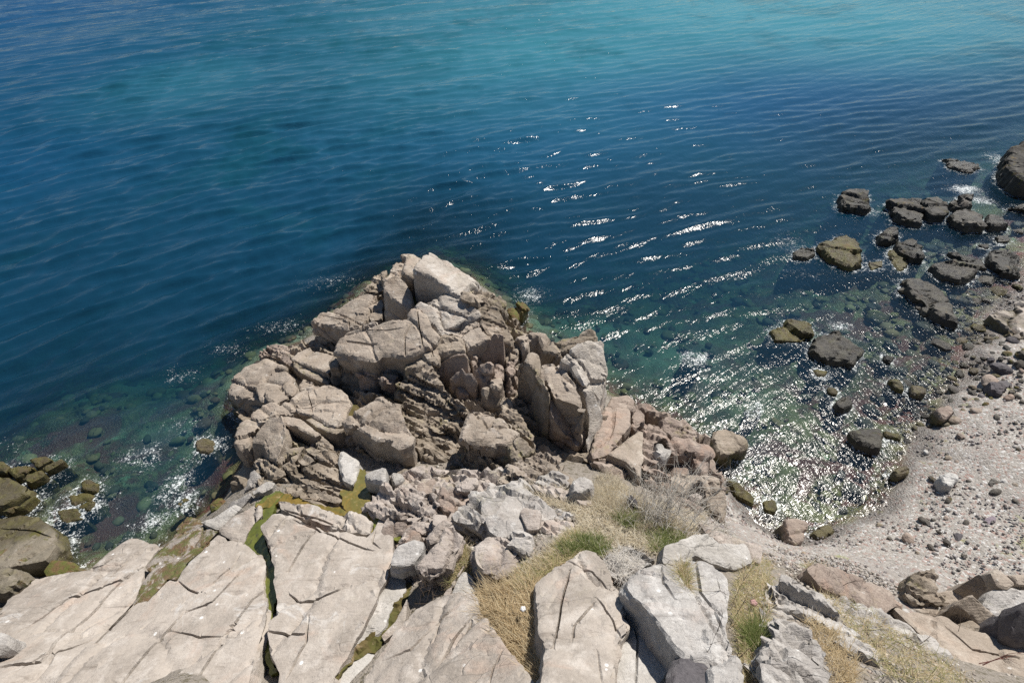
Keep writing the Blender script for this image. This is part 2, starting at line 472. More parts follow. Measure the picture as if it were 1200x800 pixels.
    for gd, gw, L in CR:
        dc = seg_dist(V2, L, False)
        ce = np.minimum(np.hypot(*(V2 - L[0]).T), np.hypot(*(V2 - L[-1]).T))
        taper = .25 + .75 * np.clip(ce / .22, 0, 1)
        groove = np.maximum(groove, gd * (1 - np.clip(dc / gw, 0, 1)) * taper)
    V = [np.c_[V2, zt]]; nV = len(V2)
    ring0 = [bidx[i] for i in range(nb) if i in bidx]
    ring0 = [ring0[i] for i in range(len(ring0)) if i == 0 or ring0[i] != ring0[i - 1]]
    Rb = V2[ring0]; Rz = zt[ring0]
    T = np.roll(Rb, -1, 0) - np.roll(Rb, 1, 0); T /= np.linalg.norm(T, axis=1)[:, None] + 1e-9
    N2 = np.stack([T[:, 1], -T[:, 0]], 1)
    for _ in range(3): N2 = .5 * N2 + .25 * (np.roll(N2, 1, 0) + np.roll(N2, -1, 0))
    depth = float(np.max(Rz) - base)
    nr = max(2, int(depth / (sp * 1.35))); m = len(ring0); prev = ring0
    for j in range(1, nr + 1):
        f = j / nr
        zz = Rz + (base - Rz) * f
        off = flare * (Rz - zz)
        if kind in ('boulder', 'cobble'): off = rr * .35 * np.sin(f * math.pi) - rr * .5 * f ** 3
        V.append(np.c_[Rb + N2 * np.broadcast_to(np.asarray(off), (m,))[:, None], zz])
        cur = list(range(nV, nV + m)); nV += m
        for i in range(m):
            i2 = (i + 1) % m
            F.append([prev[i], cur[i], cur[i2], prev[i2]])
        prev = cur
    V = np.concatenate(V)
    F.append(prev[::-1])
    org = np.array([*V2.mean(0), base])
    o = add_mesh(name, V, F, M[mat], parent, True, org)
    me = o.data
    # ensure outward normals, then displace
    no = np.empty(len(V) * 3); me.vertex_normals.foreach_get('vector', no); no = no.reshape(-1, 3)
    if no[:len(V2), 2].mean() < 0:
        me.flip_normals(); me.update()
        me.vertex_normals.foreach_get('vector', no.reshape(-1)) if False else None
        no = -no
    sd = lr.uniform(0, 40, 3) if kind in ('boulder', 'cobble') else np.zeros(3) + (NROCK[0] % 7) * 3.1
    dd = rock_disp(V, kind, sd, k * min(1.0, size / .55))
    V2_ = V + no * dd[:, None]
    V2_[:len(V2), 2] -= groove
    me.vertices.foreach_set('co', (V2_ - org).ravel()); me.update()
    WL.append(V2_[np.abs(V2_[:, 2]) < .10][:, :2])
    me.set_sharp_from_angle(angle=math.radians(27))
    if label: o['label'] = label
    return o

# ------------------------------------------------------------------ ground and sea bed (one sheet)
gx = graded(-160, 160, -7.5, 10.5, .07, 1.09); gy = graded(-16, 240, -.5, 13.5, .07, 1.09)
X, Y = np.meshgrid(gx, gy); Zt = terrain(X, Y)
P3 = np.c_[X.ravel(), Y.ravel(), Zt.ravel()]
near = np.exp(-np.maximum(0, np.hypot(P3[:, 0], P3[:, 1] - 6) - 12) / 6)
f1, f2, rel, hid = worley(P3 * [2.6, 2.6, 0.1])
f1b, f2b, _, hb = worley(P3 * [7, 7, 0.1])
under = sstep(.05, -.15, P3[:, 2]); deep = sstep(-.3, -1.5, P3[:, 2])
edge = np.exp(-(P3[:, 2] / .25) ** 2) * near
relief = .05 * fbm(P3 * 1.2, 4) + edge * .09 * fbm(P3 * [1.6, 1.6, 0] + 31, 3) + under * near * (.16 * (1 - f1) * (_rv[hid][:, 1]) + .05 * (1 - f1b)) - under * near * .08 \
    + (1 - under) * near * .010 * (1 - f1b)
Vg = P3.copy(); Vg[:, 2] += relief * (1 - .0 * deep)
def blob_field(pts, items, z=0.0):
    out = np.zeros(len(pts))
    for px, py, rx, ry, s in items:
        c = at(px, py, z); ex = at(px + rx, py, z); ey = at(px, py - ry, z)
        ax = abs(ex[0] - c[0]) + 1e-6; ay = abs(ey[1] - c[1]) + 1e-6
        dx = (pts[:, 0] - c[0]) / ax; dy = (pts[:, 1] - c[1]) / ay
        # keep blobs aligned with the line of sight from the shore
        q = dx * dx + dy * dy
        out = np.maximum(out, s * np.exp(-q))
    return out
wob2 = fbm(P3 * [.5, .5, .1] + 3, 4, .55)
gravel = sstep(-.12, .05, P3[:, 2]) * sstep(1.6, 2.6, P3[:, 0] + .25 * wob2)
gravel *= sstep(1.75, 1.1, P3[:, 2])
ground_mat, nt = mat_new('ground_gravel_soil_and_sea_bed'); t = NT(nt)
geo = t.n('NewGeometry'); P = geo.outputs['Position']
at_ = t.n('Attribute'); at_.attribute_name = 'gravel'
au = t.n('Attribute'); au.attribute_name = 'under'
asnd = t.n('Attribute'); asnd.attribute_name = 'sand'
vor = t.n('TexVoronoi'); t.l(P, vor.inputs['Vector']); vor.inputs['Scale'].default_value = 34
vo2 = t.n('TexVoronoi'); t.l(P, vo2.inputs['Vector']); vo2.inputs['Scale'].default_value = 85
hs = t.n('SeparateColor'); t.l(vor.outputs['Color'], hs.inputs[0])
h2 = t.n('SeparateColor'); t.l(vo2.outputs['Color'], h2.inputs[0])
pc = t.mix(hs.outputs[0], (.21, .195, .175), (.43, .41, .375))
pc = t.mix(t.math('MULTIPLY', h2.outputs[0], .6), pc, (.32, .285, .25))
pc = t.mix(t.ramp(hs.outputs[1], .82, .9), pc, (.30, .21, .18))
pc = t.mix(t.ramp(hs.outputs[2], .88, .93), pc, (.50, .49, .47))
pc = t.mix(t.math('MULTIPLY', t.ramp(t.noise(P, .9, 4, .6), .45, .62), .4), pc, (.22, .195, .18))
pc = t.mix(t.math('MULTIPLY', t.ramp(t.noise(P, 2.1, 5, .7), .60, .68), .7), pc, (.24, .25, .10))
sep = t.n('SeparateXYZ'); t.l(P, sep.inputs[0])
wetg = t.ramp(t.math('ADD', sep.outputs[2], t.math('MULTIPLY', t.noise(P, 1.5, 3, .6), -.22)), .10, -.04)
pc = t.mix(t.math('MULTIPLY', wetg, .62), pc, (.07, .06, .05))
soil = t.mix(t.noise(P, 5, 5, .7), (.16, .14, .115), (.31, .275, .235))
soil = t.mix(t.ramp(t.noise(P, 16, 5, .7), .5, .65), soil, (.10, .085, .05))
sb = t.mix(t.ramp(t.noise(P, 1.6, 6, .7, .5), .38, .62), (.045, .038, .018), (.17, .165, .075))
sb = t.mix(t.ramp(t.noise(P, 2.7, 5, .7, .4), .58, .70), sb, (.17, .28, .17))
sb = t.mix(t.ramp(t.noise(P, 1.1, 5, .7, .8), .47, .58), sb, (.12, .045, .035))
sb = t.mix(t.math('MULTIPLY', asnd.outputs['Fac'], .8), sb, (.26, .34, .24))
col = t.mix(at_.outputs['Fac'], soil, pc); col = t.mix(au.outputs['Fac'], col, sb)
bs = t.n('BsdfPrincipled'); t.l(col, bs.inputs['Base Color'])
rg = t.n('MapRange'); t.l(wetg, rg.inputs[0]); rg.inputs[3].default_value = .85; rg.inputs[4].default_value = .3
t.l(rg.outputs[0], bs.inputs['Roughness'])
hh = t.math('ADD', t.math('MULTIPLY', vor.outputs['Distance'], -1.0), t.math('MULTIPLY', vo2.outputs['Distance'], -.5))
hh = t.math('ADD', hh, t.noise(P, 60, 4, .7))
bp = t.n('Bump'); bp.inputs['Strength'].default_value = .8; bp.inputs['Distance'].default_value = .02
t.l(hh, bp.inputs['Height']); t.l(bp.outputs[0], bs.inputs['Normal'])
o_ = t.n('OutputMaterial'); t.l(bs.outputs[0], o_.inputs[0])
sandy = blob_field(P3, [(230, 410, 60, 14, 1), (320, 385, 50, 12, .9), (110, 405, 40, 9, .8), (60, 425, 40, 9, .7), (250, 440, 30, 12, .7), (680, 360, 90, 30, .8), (780, 390, 90, 40, .6), (640, 320, 50, 15, .5), (190, 480, 50, 18, .5), (400, 272, 12, 5, 1.2), (520, 287, 20, 6, .9), (860, 440, 60, 30, .4)])
sandy = np.clip(sandy * (1 + .9 * fbm(P3 * 2.2, 3)), 0, 1)
gob = add_mesh('ground', Vg, grid_faces(len(gx), len(gy)), ground_mat, None, True, None,
               {'gravel': gravel, 'under': sstep(.02, -.06, P3[:, 2]), 'sand': sandy})
tag(gob, kind='structure')

# ------------------------------------------------------------------ sea
wx = graded(-220, 260, -15, 14, .085, 1.018); wy = graded(1.5, 420, 2.5, 19, .07, 1.0085)
X, Y = np.meshgrid(wx, wy)
P3 = np.c_[X.ravel(), Y.ravel(), np.zeros(X.size)]
zg = terrain(P3[:, 0], P3[:, 1]); depth = np.clip(-zg, 0, 8)
wr = np.random.default_rng(3)
hgt = np.zeros(len(P3)); dispx = np.zeros(len(P3)); dispy = np.zeros(len(P3))
shal = sstep(.05, 1.2, depth) * .85 + .15
dist = np.hypot(P3[:, 0], P3[:, 1])
base_dir = math.radians(128)       # travel direction of the swell, crests lie across it
uu = P3[:, 0] * math.sin(base_dir) - P3[:, 1] * math.cos(base_dir)
bend = .30 * 7 * np.log(np.cosh(np.clip(uu / 7, -30, 30)))
warp = fbm(P3 * [.07, .07, 0] + 2, 3) * 1.2
for i in range(80):
    lam = float(np.clip(.45 * math.exp(.34 * wr.normal()), .27, 1.6)) if i % 5 else 1.3 + 1.6 * wr.random(); kk = 2 * math.pi / lam
    th = base_dir + wr.normal() * .21
    if i % 9 == 8: th = base_dir + wr.normal() * .6
    amp = .0080 * lam if lam < 1.25 else .0030 * lam
    ph = kk * (P3[:, 0] * math.cos(th) + P3[:, 1] * math.sin(th) + bend) + wr.random() * 6.28 + warp * .8
    fade = np.clip(1.45 - dist / (lam * 75), 0, 1)
    hgt += amp * np.cos(ph) * fade
    dispx += -amp * math.cos(th) * np.sin(ph) * fade; dispy += -amp * math.sin(th) * np.sin(ph) * fade
gust = (.85 + .5 * fbm(P3 * [.12, .12, 0] + 9, 3)) * (.62 + .92 * sstep(.30, -.15, P3[:, 0] / (P3[:, 1] + 2)))
Vw = P3.copy(); Vw[:, 2] = hgt * shal * gust + .004
Vw[:, 0] += dispx * shal * np.minimum(gust, 1.1) * .6; Vw[:, 1] += dispy * shal * np.minimum(gust, 1.1) * .6
sand = blob_field(P3, [(900, 5, 520, 55, 1.0), (700, 60, 300, 60, .8), (400, 70, 260, 45, .3), (1200, 40, 300, 40, .8), (230, 90, 130, 40, .4)])
weed = blob_field(P3, [(0, 0, 260, 70, 1.0), (1000, 130, 400, 55, .9), (700, 170, 300, 60, .5), (40, 470, 120, 40, .5), (0, 200, 150, 60, .4)])
foam = blob_field(P3, [(208, 570, 34, 34, .76), (180, 612, 30, 22, .8), (150, 640, 28, 20, .7), (170, 535, 40, 26, .66), (120, 590, 30, 24, .55), (215, 500, 40, 22, .5), (55, 560, 22, 14, .75), (15, 520, 26, 14, .5), (250, 520, 24, 16, .8), (225, 540, 20, 14, .6), (330, 385, 45, 12, .6), (270, 410, 34, 12, .6), (215, 440, 30, 14, .55), (620, 345, 26, 14, .75), (620, 368, 12, 12, .7),
                       (1130, 222, 26, 7, 1.0), (1150, 235, 22, 8, .9), (1175, 190, 18, 16, .8), (1060, 262, 30, 8, .6), (1020, 250, 26, 8, .6), (925, 285, 30, 14, .6), (940, 320, 40, 12, .45), (1120, 320, 30, 12, .45), (985, 383, 20, 8, .9), (1000, 398, 22, 8, .6), (900, 550, 60, 50, .2), (800, 480, 60, 30, .2), (760, 440, 40, 30, .2), (1010, 570, 40, 30, .3), (845, 560, 10, 30, .5), (390, 330, 50, 14, .5)])
foam = np.maximum(foam, .30 * sstep(.16, .03, depth))
water_mat, nt = mat_new('sea_water'); t = NT(nt)
geo = t.n('NewGeometry'); P = geo.outputs['Position']
def attr(n):
    a = t.n('Attribute'); a.attribute_name = n; return a.outputs['Fac']
wd = t.mapping(P, (1, 1, 1), (0, 0, -base_dir))
w1 = t.noise(t.mapping(wd, (1.0, .20, 1)), 4.2, 3, .55, .25)
w2 = t.noise(t.mapping(wd, (1.0, .35, 1)), 9.5, 3, .55, .4)
w3 = t.noise(t.mapping(P, (1, .4, 1), (0, 0, .55)), 17, 3, .5, .5)
chop = t.n('MapRange'); t.l(attr('depth'), chop.inputs[0]); chop.inputs[1].default_value = 1.6; chop.inputs[2].default_value = .1; chop.inputs[3].default_value = .55; chop.inputs[4].default_value = 1.08
h = t.math('ADD', t.math('MULTIPLY', t.math('MULTIPLY', w1, attr('gust')), .060), t.math('MULTIPLY', t.math('MULTIPLY', w2, .013), chop.outputs[0]))
h = t.math('ADD', h, t.math('MULTIPLY', t.math('MULTIPLY', w3, .0115), chop.outputs[0]))
bp = t.n('Bump'); bp.inputs['Strength'].default_value = 1.0; bp.inputs['Distance'].default_value = 1.0
t.l(h, bp.inputs['Height'])
fr = t.n('Fresnel'); fr.inputs['IOR'].default_value = 1.34; t.l(bp.outputs[0], fr.inputs['Normal'])
gl = t.n('BsdfGlossy'); gl.inputs['Roughness'].default_value = .085; t.l(bp.outputs[0], gl.inputs['Normal'])
body = t.mix(attr('sand'), (.004, .040, .086), (.042, .205, .250))
bn = t.noise(t.mapping(P, (.22, .22, 1)), 1, 4, .6, .6)
body = t.mix(t.math('MULTIPLY', t.ramp(bn, .5, .66), .4), body, (.004, .060, .070))
body = t.mix(attr('weed'), body, (.008, .062, .148))
body = t.mix(attr('near'), body, (.005, .036, .070))
dif = t.n('BsdfDiffuse'); t.l(body, dif.inputs[0]); t.l(bp.outputs[0], dif.inputs['Normal'])
tr = t.n('BsdfTransparent')
dpt = attr('depth')
def ex(k): return t.math('EXPONENT', t.math('MULTIPLY', dpt, -k))
cc = t.n('CombineColor'); t.l(ex(1.0), cc.inputs[0]); t.l(ex(.38), cc.inputs[1]); t.l(ex(.42), cc.inputs[2]); t.l(cc.outputs[0], tr.inputs[0])
turb = t.math('SUBTRACT', 1.0, ex(.85))
m1 = t.n('MixShader'); t.l(turb, m1.inputs[0]); t.l(tr.outputs[0], m1.inputs[1]); t.l(dif.outputs[0], m1.inputs[2])
m2 = t.n('MixShader'); t.l(fr.outputs[0], m2.inputs[0]); t.l(m1.outputs[0], m2.inputs[1]); t.l(gl.outputs[0], m2.inputs[2])
fn = t.noise(P, 32, 6, .8, .6); fv = t.n('TexVoronoi'); t.l(P, fv.inputs['Vector']); fv.inputs['Scale'].default_value = 9
fm = t.math('ADD', t.math('MULTIPLY', attr('foam'), .27), t.math('ADD', t.math('MULTIPLY', fv.outputs['Distance'], .12), fn))
fmask = t.ramp(fm, .76, .86)
fd = t.n('BsdfDiffuse'); fd.inputs[0].default_value = (.72, .76, .76, 1)
m3 = t.n('MixShader'); t.l(t.math('MULTIPLY', fmask, .8), m3.inputs[0]); t.l(m2.outputs[0], m3.inputs[1]); t.l(fd.outputs[0], m3.inputs[2])
o_ = t.n('OutputMaterial'); t.l(m3.outputs[0], o_.inputs[0])
nearf = sstep(3.2, 1.0, depth)
sea = add_mesh('sea', Vw, grid_faces(len(wx), len(wy)), water_mat, None, True, None,
               {'depth': depth, 'sand': np.clip(sand, 0, 1), 'weed': np.clip(weed, 0, 1), 'foam': foam, 'gust': (.35 + .9 * sstep(18, 50, dist)), 'near': nearf * .85})
tag(sea, kind='structure')

# ------------------------------------------------------------------ bedrock outcrop in the middle (one mass, blocks as parts)
def ctr(px, py, z): return tuple(at(px, py, z))
OC = empty('rock_outcrop', ctr(560, 440, 0), 'large jointed grey-brown rock outcrop jutting into the sea, centre of the view', 'rock outcrop')
def rb(poly, z, base, kind='block', mat='warm', **kw):
    return rock('rock_block', poly, z, base, kind, mat, OC, **kw)
# fractured core under the blocks
rb("300,420 360,400 430,350 480,312 540,332 600,372 640,402 700,412 704,500 690,540 640,560 560,562 450,545 400,522 350,532 292,520 280,480", "300,470,.35 450,400,.8 480,340,.95 560,370,1.15 560,460,1.0 650,500,.85 600,545,1.25 450,510,.8", -.6, 'rough', 'warm', k=1.6, sp=.04)
rb("700,478 760,478 830,522 848,560 845,600 820,615 760,602 700,560", "710,490,.85 800,540,.75 780,595,1.2 840,600,.8", -.6, 'rough', 'brown', k=1.4, sp=.035)
# top
rb("487,311 496,299 503,294 511,297 518,302 524,303 553,322 562,329 550,333 543,342 541,348 529,341 515,330 500,321 487,317", "500,300,1.95 545,340,1.75 555,325,1.7", 1.0, 'massive', 'bleached', rnd=.12, k=.5)
rb("472,316 476,303 483,298 493,300 489,311 487,318 482,322 474,322", 1.75, .9, 'massive', 'beige', rnd=.10)
rb("543,341 556,330 565,333 580,340 581,343 574,349 571,353 560,352 550,352 542,348", "550,345,1.72 575,342,1.55", .5, 'rough', 'warm')
rb("450,327 457,312 462,305 474,300 483,298 488,300 484,312 475,314 472,323 474,330 456,330", "470,302,1.35 460,325,1.5", .2, 'block', 'beige')
rb("450,331 456,326 465,322 474,329 482,341 484,353 480,361 470,357 458,348 450,340", "463,325,1.75 475,358,1.52", .85, 'massive', 'beige', rnd=.06, k=.6)
rb("486,358 492,354 512,346 525,345 540,349 550,352 559,359 562,367 556,371 544,374 532,382 523,388 519,395 515,393 509,379 500,374 493,365", "525,348,1.72 545,372,1.62 517,392,1.5", 1.1, 'massive', 'bleached', rnd=.08, k=.7)
rb("562,374 577,357 585,360 590,371 595,380 601,392 602,402 590,399 577,395 565,384", "578,360,1.65 598,398,1.5", .1, 'block', 'warm')
rb("575,348 585,345 592,351 593,357 587,362 577,357 572,352", 1.5, .3, 'block', 'warm')
rb("555,353 572,352 577,358 563,372 558,362", 1.62, 1.0, 'rough', 'warm')
rb("593,356 604,357 610,369 611,383 608,389 600,380 595,368", .75, -.5, 'boulder', 'weedy', rnd=.15)
rb("602,354 616,356 619,362 611,368", .25, -.5, 'boulder', 'weedy', rnd=.12)
rb("484,318 500,324 515,334 520,345 505,348 492,353 486,352 484,340", 1.0, .5, 'rough', 'warm')
# left tier
rb("367,377 374,368 410,351 428,344 440,342 438,352 432,358 431,374 424,381 412,384 408,385 396,383 375,379", "380,372,1.0 435,350,1.12 425,380,1.08", .0, 'massive', 'beige', rnd=.07, cracks=((.03, .02, "374,369 388,371 407,374"), (.04, .02, "409,371 409,385")))
rb("432,358 448,349 450,357 447,374 432,376", 1.1, .3, 'block', 'beige')
rb("427,339 432,332 442,321 448,318 450,329 450,338 440,342 430,342", 1.0, -.1, 'rough', 'warm')
rb("445,318 453,315 453,320 448,327", 1.2, .3)
rb("425,383 432,377 448,374 452,378 440,380", 1.0, .4, 'rough', 'brown')
# the big overhanging block
rb("391,413 396,397 409,386 424,382 436,377 455,376 478,372 484,361 490,363 500,375 507,383 514,394 510,400 498,407 488,413 476,417 465,418 460,416 448,415 441,422 425,420 410,416 398,414",
   "400,405,1.28 450,378,1.5 470,412,1.46 505,395,1.6 488,366,1.62", .55, 'massive', 'beige', rnd=.08, flare=-.04, k=.7,
   cracks=((.07, .03, "407,400 422,401 440,403"), (.05, .02, "474,392 475,405 475,417"), (.06, .02, "490,366 492,382 496,405"), (.035, .02, "482,380 477,390 474,399"), (.03, .02, "425,385 445,387 470,385")))
rb("416,436 426,425 440,424 443,437 438,441 420,441", "430,425,1.15 430,440,1.05", .4, 'rough', 'brown')
rb("385,423 390,417 398,420 397,431 387,431", .98, .2, 'block', 'warm')
rb("392,432 400,421 440,424 472,422 476,438 458,456 440,464 415,452", "400,425,1.0 470,425,1.05 440,460,.62", .2, 'block', 'warm', flare=.02)
rb("444,430 452,419 470,420 472,432 462,446 448,446", 1.1, .3, 'rough', 'brown')
# ridge and stack of blocks
rb("472,425 478,418 492,414 511,401 523,392 532,393 541,398 546,410 535,411 520,412 513,413 512,423 496,428 490,432 475,430", "480,420,1.38 535,398,1.55", .8, 'massive', 'warm', rnd=.09, cracks=((.04, .02, "505,405 508,418"), (.03, .02, "532,394 527,410")))
rb("523,389 540,386 552,376 563,379 562,382 550,386 540,395 530,393", 1.55, 1.0, 'rough', 'beige')
rb("539,395 550,385 563,381 565,386 577,393 577,397 563,401 559,403 551,407 547,409", "545,400,1.52 570,390,1.6", .9, 'massive', 'beige', rnd=.09)
rb("560,404 568,399 580,396 589,399 591,409 590,425 586,420 580,408 571,402", "585,400,1.62 565,402,1.52 589,422,1.3", .8, 'massive', 'brown')
rb("547,410 556,405 560,408 560,419 553,418", 1.38, .9, 'boulder', 'brown')
rb("550,420 557,419 560,424 553,430", 1.34, .9, 'boulder', 'brown')
rb("552,435 559,428 574,423 578,427 575,440 568,446 560,446 556,441", "570,427,1.48 560,444,1.28", .6, 'block', 'brown')
rb("575,440 580,424 588,428 592,438 588,444 578,446", 1.3, .7, 'rough', 'brown')
rb("592,432 597,418 606,420 604,436 597,446", 1.35, .7, 'rough', 'brown')
rb("508,430 520,419 533,414 544,411 548,416 548,430 541,430 532,437 526,444 520,440 511,437", "530,414,1.52 515,438,1.15 545,425,1.42", .6, 'block', 'brown')
rb("526,445 541,430 546,437 553,437 559,446 557,455 548,450 540,440 530,450", "545,433,1.42 555,452,1.25 530,448,1.2", .6, 'block', 'brown')
rb("534,451 542,443 551,452 549,462 538,461", 1.1, .6, 'block', 'brown')
rb("575,444 587,441 590,449 584,455 577,452", 1.36, .8, 'block', 'beige')
rb("565,455 574,453 583,461 589,470 588,480 578,476 568,470", "578,456,1.3 582,476,1.08", .55, 'block', 'warm')
rb("585,470 590,460 598,464 604,476 602,482 590,484", 1.2, .6, 'rough', 'warm')
rb("464,447 480,438 504,430 509,435 508,443 520,452 535,467 548,477 535,483 520,482 511,476 498,470 485,464 475,470 466,462", "500,432,1.38 540,476,1.22 470,450,1.15", .6, 'rough', 'warm')
rb("465,472 480,465 498,472 512,478 521,484 534,486 540,494 532,503 515,505 500,500 485,500 470,492", "490,468,1.12 525,500,1.0", .6, 'rough', 'warm')
rb("472,495 485,500 500,502 515,508 528,512 515,522 495,522 484,520", .95, .6, 'rough', 'warm')
rb("402,494 420,481 438,470 450,462 462,470 466,485 475,495 483,509 481,519 471,524 458,517 443,515 429,508 417,500 405,498", "415,490,1.18 450,465,1.22 470,520,1.34", .72, 'massive', 'beige', rnd=.05, flare=.0)
rb("541,515 547,495 553,481 565,482 581,488 573,503 562,520 557,518 548,520", "560,484,1.38 552,518,1.42", .85, 'block', 'beige', flare=.0)
rb("563,520 575,502 583,489 600,494 608,505 600,515 594,521 585,520 578,522 570,520", "590,493,1.42 580,520,1.44", .9, 'block', 'beige', flare=.0)
rb("594,522 600,515 609,510 622,520 628,524 625,530 605,540 600,535", "615,515,1.5 605,537,1.42", 1.0, 'block', 'warm')
rb("583,483 596,478 605,480 610,490 622,505 625,515 610,508 600,494", 1.36, .8, 'rough', 'warm')
rb("597,549 600,540 625,530 640,528 655,533 659,545 660,555 640,560 620,560 600,556 590,560 585,565", "620,532,1.5 625,558,1.62", 1.1, 'rough', 'beige', k=1.1)
rb("630,556 650,550 668,558 664,570 640,572 628,566", 1.7, 1.3, 'rough', 'grey')
rb("655,545 668,556 676,568 672,574 664,565 656,556", 1.68, 1.2, 'rough', 'warm')
# right-hand towers
rb("602,394 616,390 623,393 620,404 614,407 610,400", 1.5, .6, 'boulder', 'beige', rnd=.09)
rb("595,402 607,398 614,402 607,410 608,419 597,420", 1.38, .6, 'block', 'warm')
rb("616,389 625,387 640,388 646,396 643,404 637,408 631,395 623,394", "628,388,1.52 640,404,1.36", .3, 'massive', 'beige', rnd=.09)
rb("634,411 647,399 670,393 692,387 697,392 696,398 685,401 670,408 656,415 640,412", "640,408,1.55 690,391,1.72", .7, 'massive', 'warm', rnd=.08)
rb("656,419 670,410 685,402 697,398 704,396 709,401 709,417 713,437 710,452 706,467 704,482 701,500 695,520 689,534 686,515 691,491 688,470 679,440 670,425", "690,402,1.95 706,440,1.6 700,495,1.2 689,530,1.05 664,417,1.85 682,450,1.78", .1, 'massive', 'bleached', rnd=.07, flare=.05)
rb("633,427 648,425 661,427 667,440 676,452 683,463 685,473 685,482 673,473 664,470 647,465 640,447 633,438", "645,427,1.7 680,470,1.72 650,462,1.7", .5, 'massive', 'beige', rnd=.06, flare=.02)
rb("605,425 616,419 623,411 632,414 634,424 632,438 640,448 646,458 644,464 631,443 622,428 614,424", "620,416,1.72 644,461,1.74", .5, 'massive', 'warm', rnd=.05, flare=.06)
rb("644,466 664,471 676,476 686,486 690,500 688,515 676,520 660,505 648,490", "650,468,1.55 688,510,1.05", .6, 'massive', 'brown', flare=.02)
# sloping slabs to the right
rb("712,476 716,464 727,463 735,461 743,467 745,476 742,481 737,479 725,477", 1.0, -.3, 'massive', 'brown', rnd=.05)
rb("712,477 737,480 739,496 730,507 713,529 709,532 696,536 693,528 700,505 706,490", "715,480,1.02 705,530,1.25", .1, 'slab', 'brown', rnd=.03, cracks=((.015, .015, "722,478 720,500 712,520"),))
rb("743,478 750,476 757,484 756,493 745,503 739,500 741,487", .95, -.3, 'block', 'brown')
rb("713,531 752,504 752,544 749,557 745,550 736,540 724,535", "748,510,1.25 720,532,1.35 748,550,1.45", .8, 'slab', 'beige', rnd=.03)
rb("752,503 760,496 765,495 775,500 782,508 781,515 769,517 768,524 770,535 766,544 763,553 751,550", "765,500,1.1 758,548,1.4", .3, 'rough', 'brown')
rb("768,515 779,515 783,524 782,530 775,538 769,528", 1.35, .7, 'boulder', 'white', rnd=.06)
rb("775,490 784,488 796,488 799,496 799,511 790,512 782,508 776,505", .85, -.3, 'block', 'brown')
rb("799,496 814,503 817,511 815,518 805,512 799,510", .75, -.3, 'block', 'brown')
rb("781,511 791,512 805,514 820,523 830,524 833,530 829,535 829,554 823,554 817,544 812,532 797,530 791,530 784,527", "800,516,1.12 825,530,1.05 826,550,1.1", .5, 'massive', 'brown', rnd=.08)
rb("787,548 797,544 811,543 818,551 817,557 787,556", .95, .4, 'massive', 'brown')
rb("830,532 839,541 840,553 847,550 848,558 839,556 830,550", .75, -.2, 'block', 'brown')
rb("787,555 815,554 829,555 844,558 847,565 835,574 829,582 827,570 820,562 809,567 803,576 790,570 785,564", "790,560,1.2 840,560,1.15", .7, 'block', 'beige')
rb("829,583 848,573 851,589 850,604 847,610 839,600 830,592", 1.1, -.1, 'block', 'beige')
rb("808,579 817,576 824,580 818,585 811,585", 1.25, .8, 'block', 'pink')
rb("821,610 829,600 835,606 847,612 845,621 835,618 823,615", 1.05, .3, 'rough', 'warm')
rb("760,555 778,545 786,556 790,572 805,580 826,592 824,606 800,612 776,606 760,580", "770,550,1.35 810,606,1.35", .8, 'rough', 'brown')

# ------------------------------------------------------------------ low ledge on the seaward left
LG = empty('rock_ledge', ctr(360, 470, 0), 'low stepped beige ledge between the sea and the overhanging block', 'rock ledge')
def rl(poly, z, base, kind='block', mat='beige', **kw):
    return rock('rock_block', poly, z, base, kind, mat, LG, **kw)
rl("304,408 318,402 330,401 345,405 347,412 342,419 343,432 333,425 324,419 312,416 303,417", "310,412,.45 342,410,.5", -.4, 'rough', 'brown')
rl("348,411 363,405 368,410 390,415 388,422 387,430 384,437 372,432 357,426 345,422 341,419", "355,410,.68 385,430,.8", .0, 'slab', 'beige', rnd=.04)
rl("345,423 358,429 369,435 386,446 384,449 369,443 355,437 345,430", .68, .1, 'block', 'warm', rnd=.03)
rl("310,459 324,449 336,444 345,455 344,461 330,468 322,471 315,468", "325,450,.66 325,468,.78", .1, 'block', 'beige')
rl("349,450 355,441 367,447 369,452 351,458", .68, .1, 'block', 'beige')
rl("330,474 345,466 350,459 369,451 384,448 396,452 406,462 412,470 404,484 402,492 394,500 383,496 370,489 358,484 345,481", "370,452,.82 335,476,.85 400,490,.98", .2, 'massive', 'beige', rnd=.05, cracks=((.03, .018, "360,457 364,472 366,483"), (.03, .015, "350,478 365,478 380,470")))
rl("330,486 336,484 354,489 375,504 376,508 370,512 360,507 348,500 336,498 331,493", "335,486,.92 373,508,1.0", .2, 'massive', 'beige', rnd=.05, flare=0)
rl("370,512 376,509 388,519 389,525 378,520", .88, .3, 'block', 'beige', rnd=.04)
rl("355,489 363,486 380,495 398,501 404,500 400,504 393,508 382,506 368,498", "360,488,.92 398,503,1.0", .3, 'massive', 'warm', rnd=.04)
rl("315,489 330,486 333,500 335,508 330,523 324,540 315,535 306,519 296,516 297,510 304,500", "325,490,.95 322,536,.92 300,512,.8", -.1, 'massive', 'beige', rnd=.05)
rl("291,486 303,477 317,470 324,474 330,480 315,489 311,492 303,493 296,490", "300,485,.8 320,474,.82", -.1, 'block', 'beige')
rl("324,474 332,474 345,482 340,485 330,486 316,489", .85, .1, 'block', 'beige')
rl("300,535 345,520 400,522 412,560 430,580 424,604 330,596 285,600 268,596 300,570", "300,550,.72 400,540,.98 420,600,1.15 320,590,.95", .0, 'rough', 'warm', k=1.3)
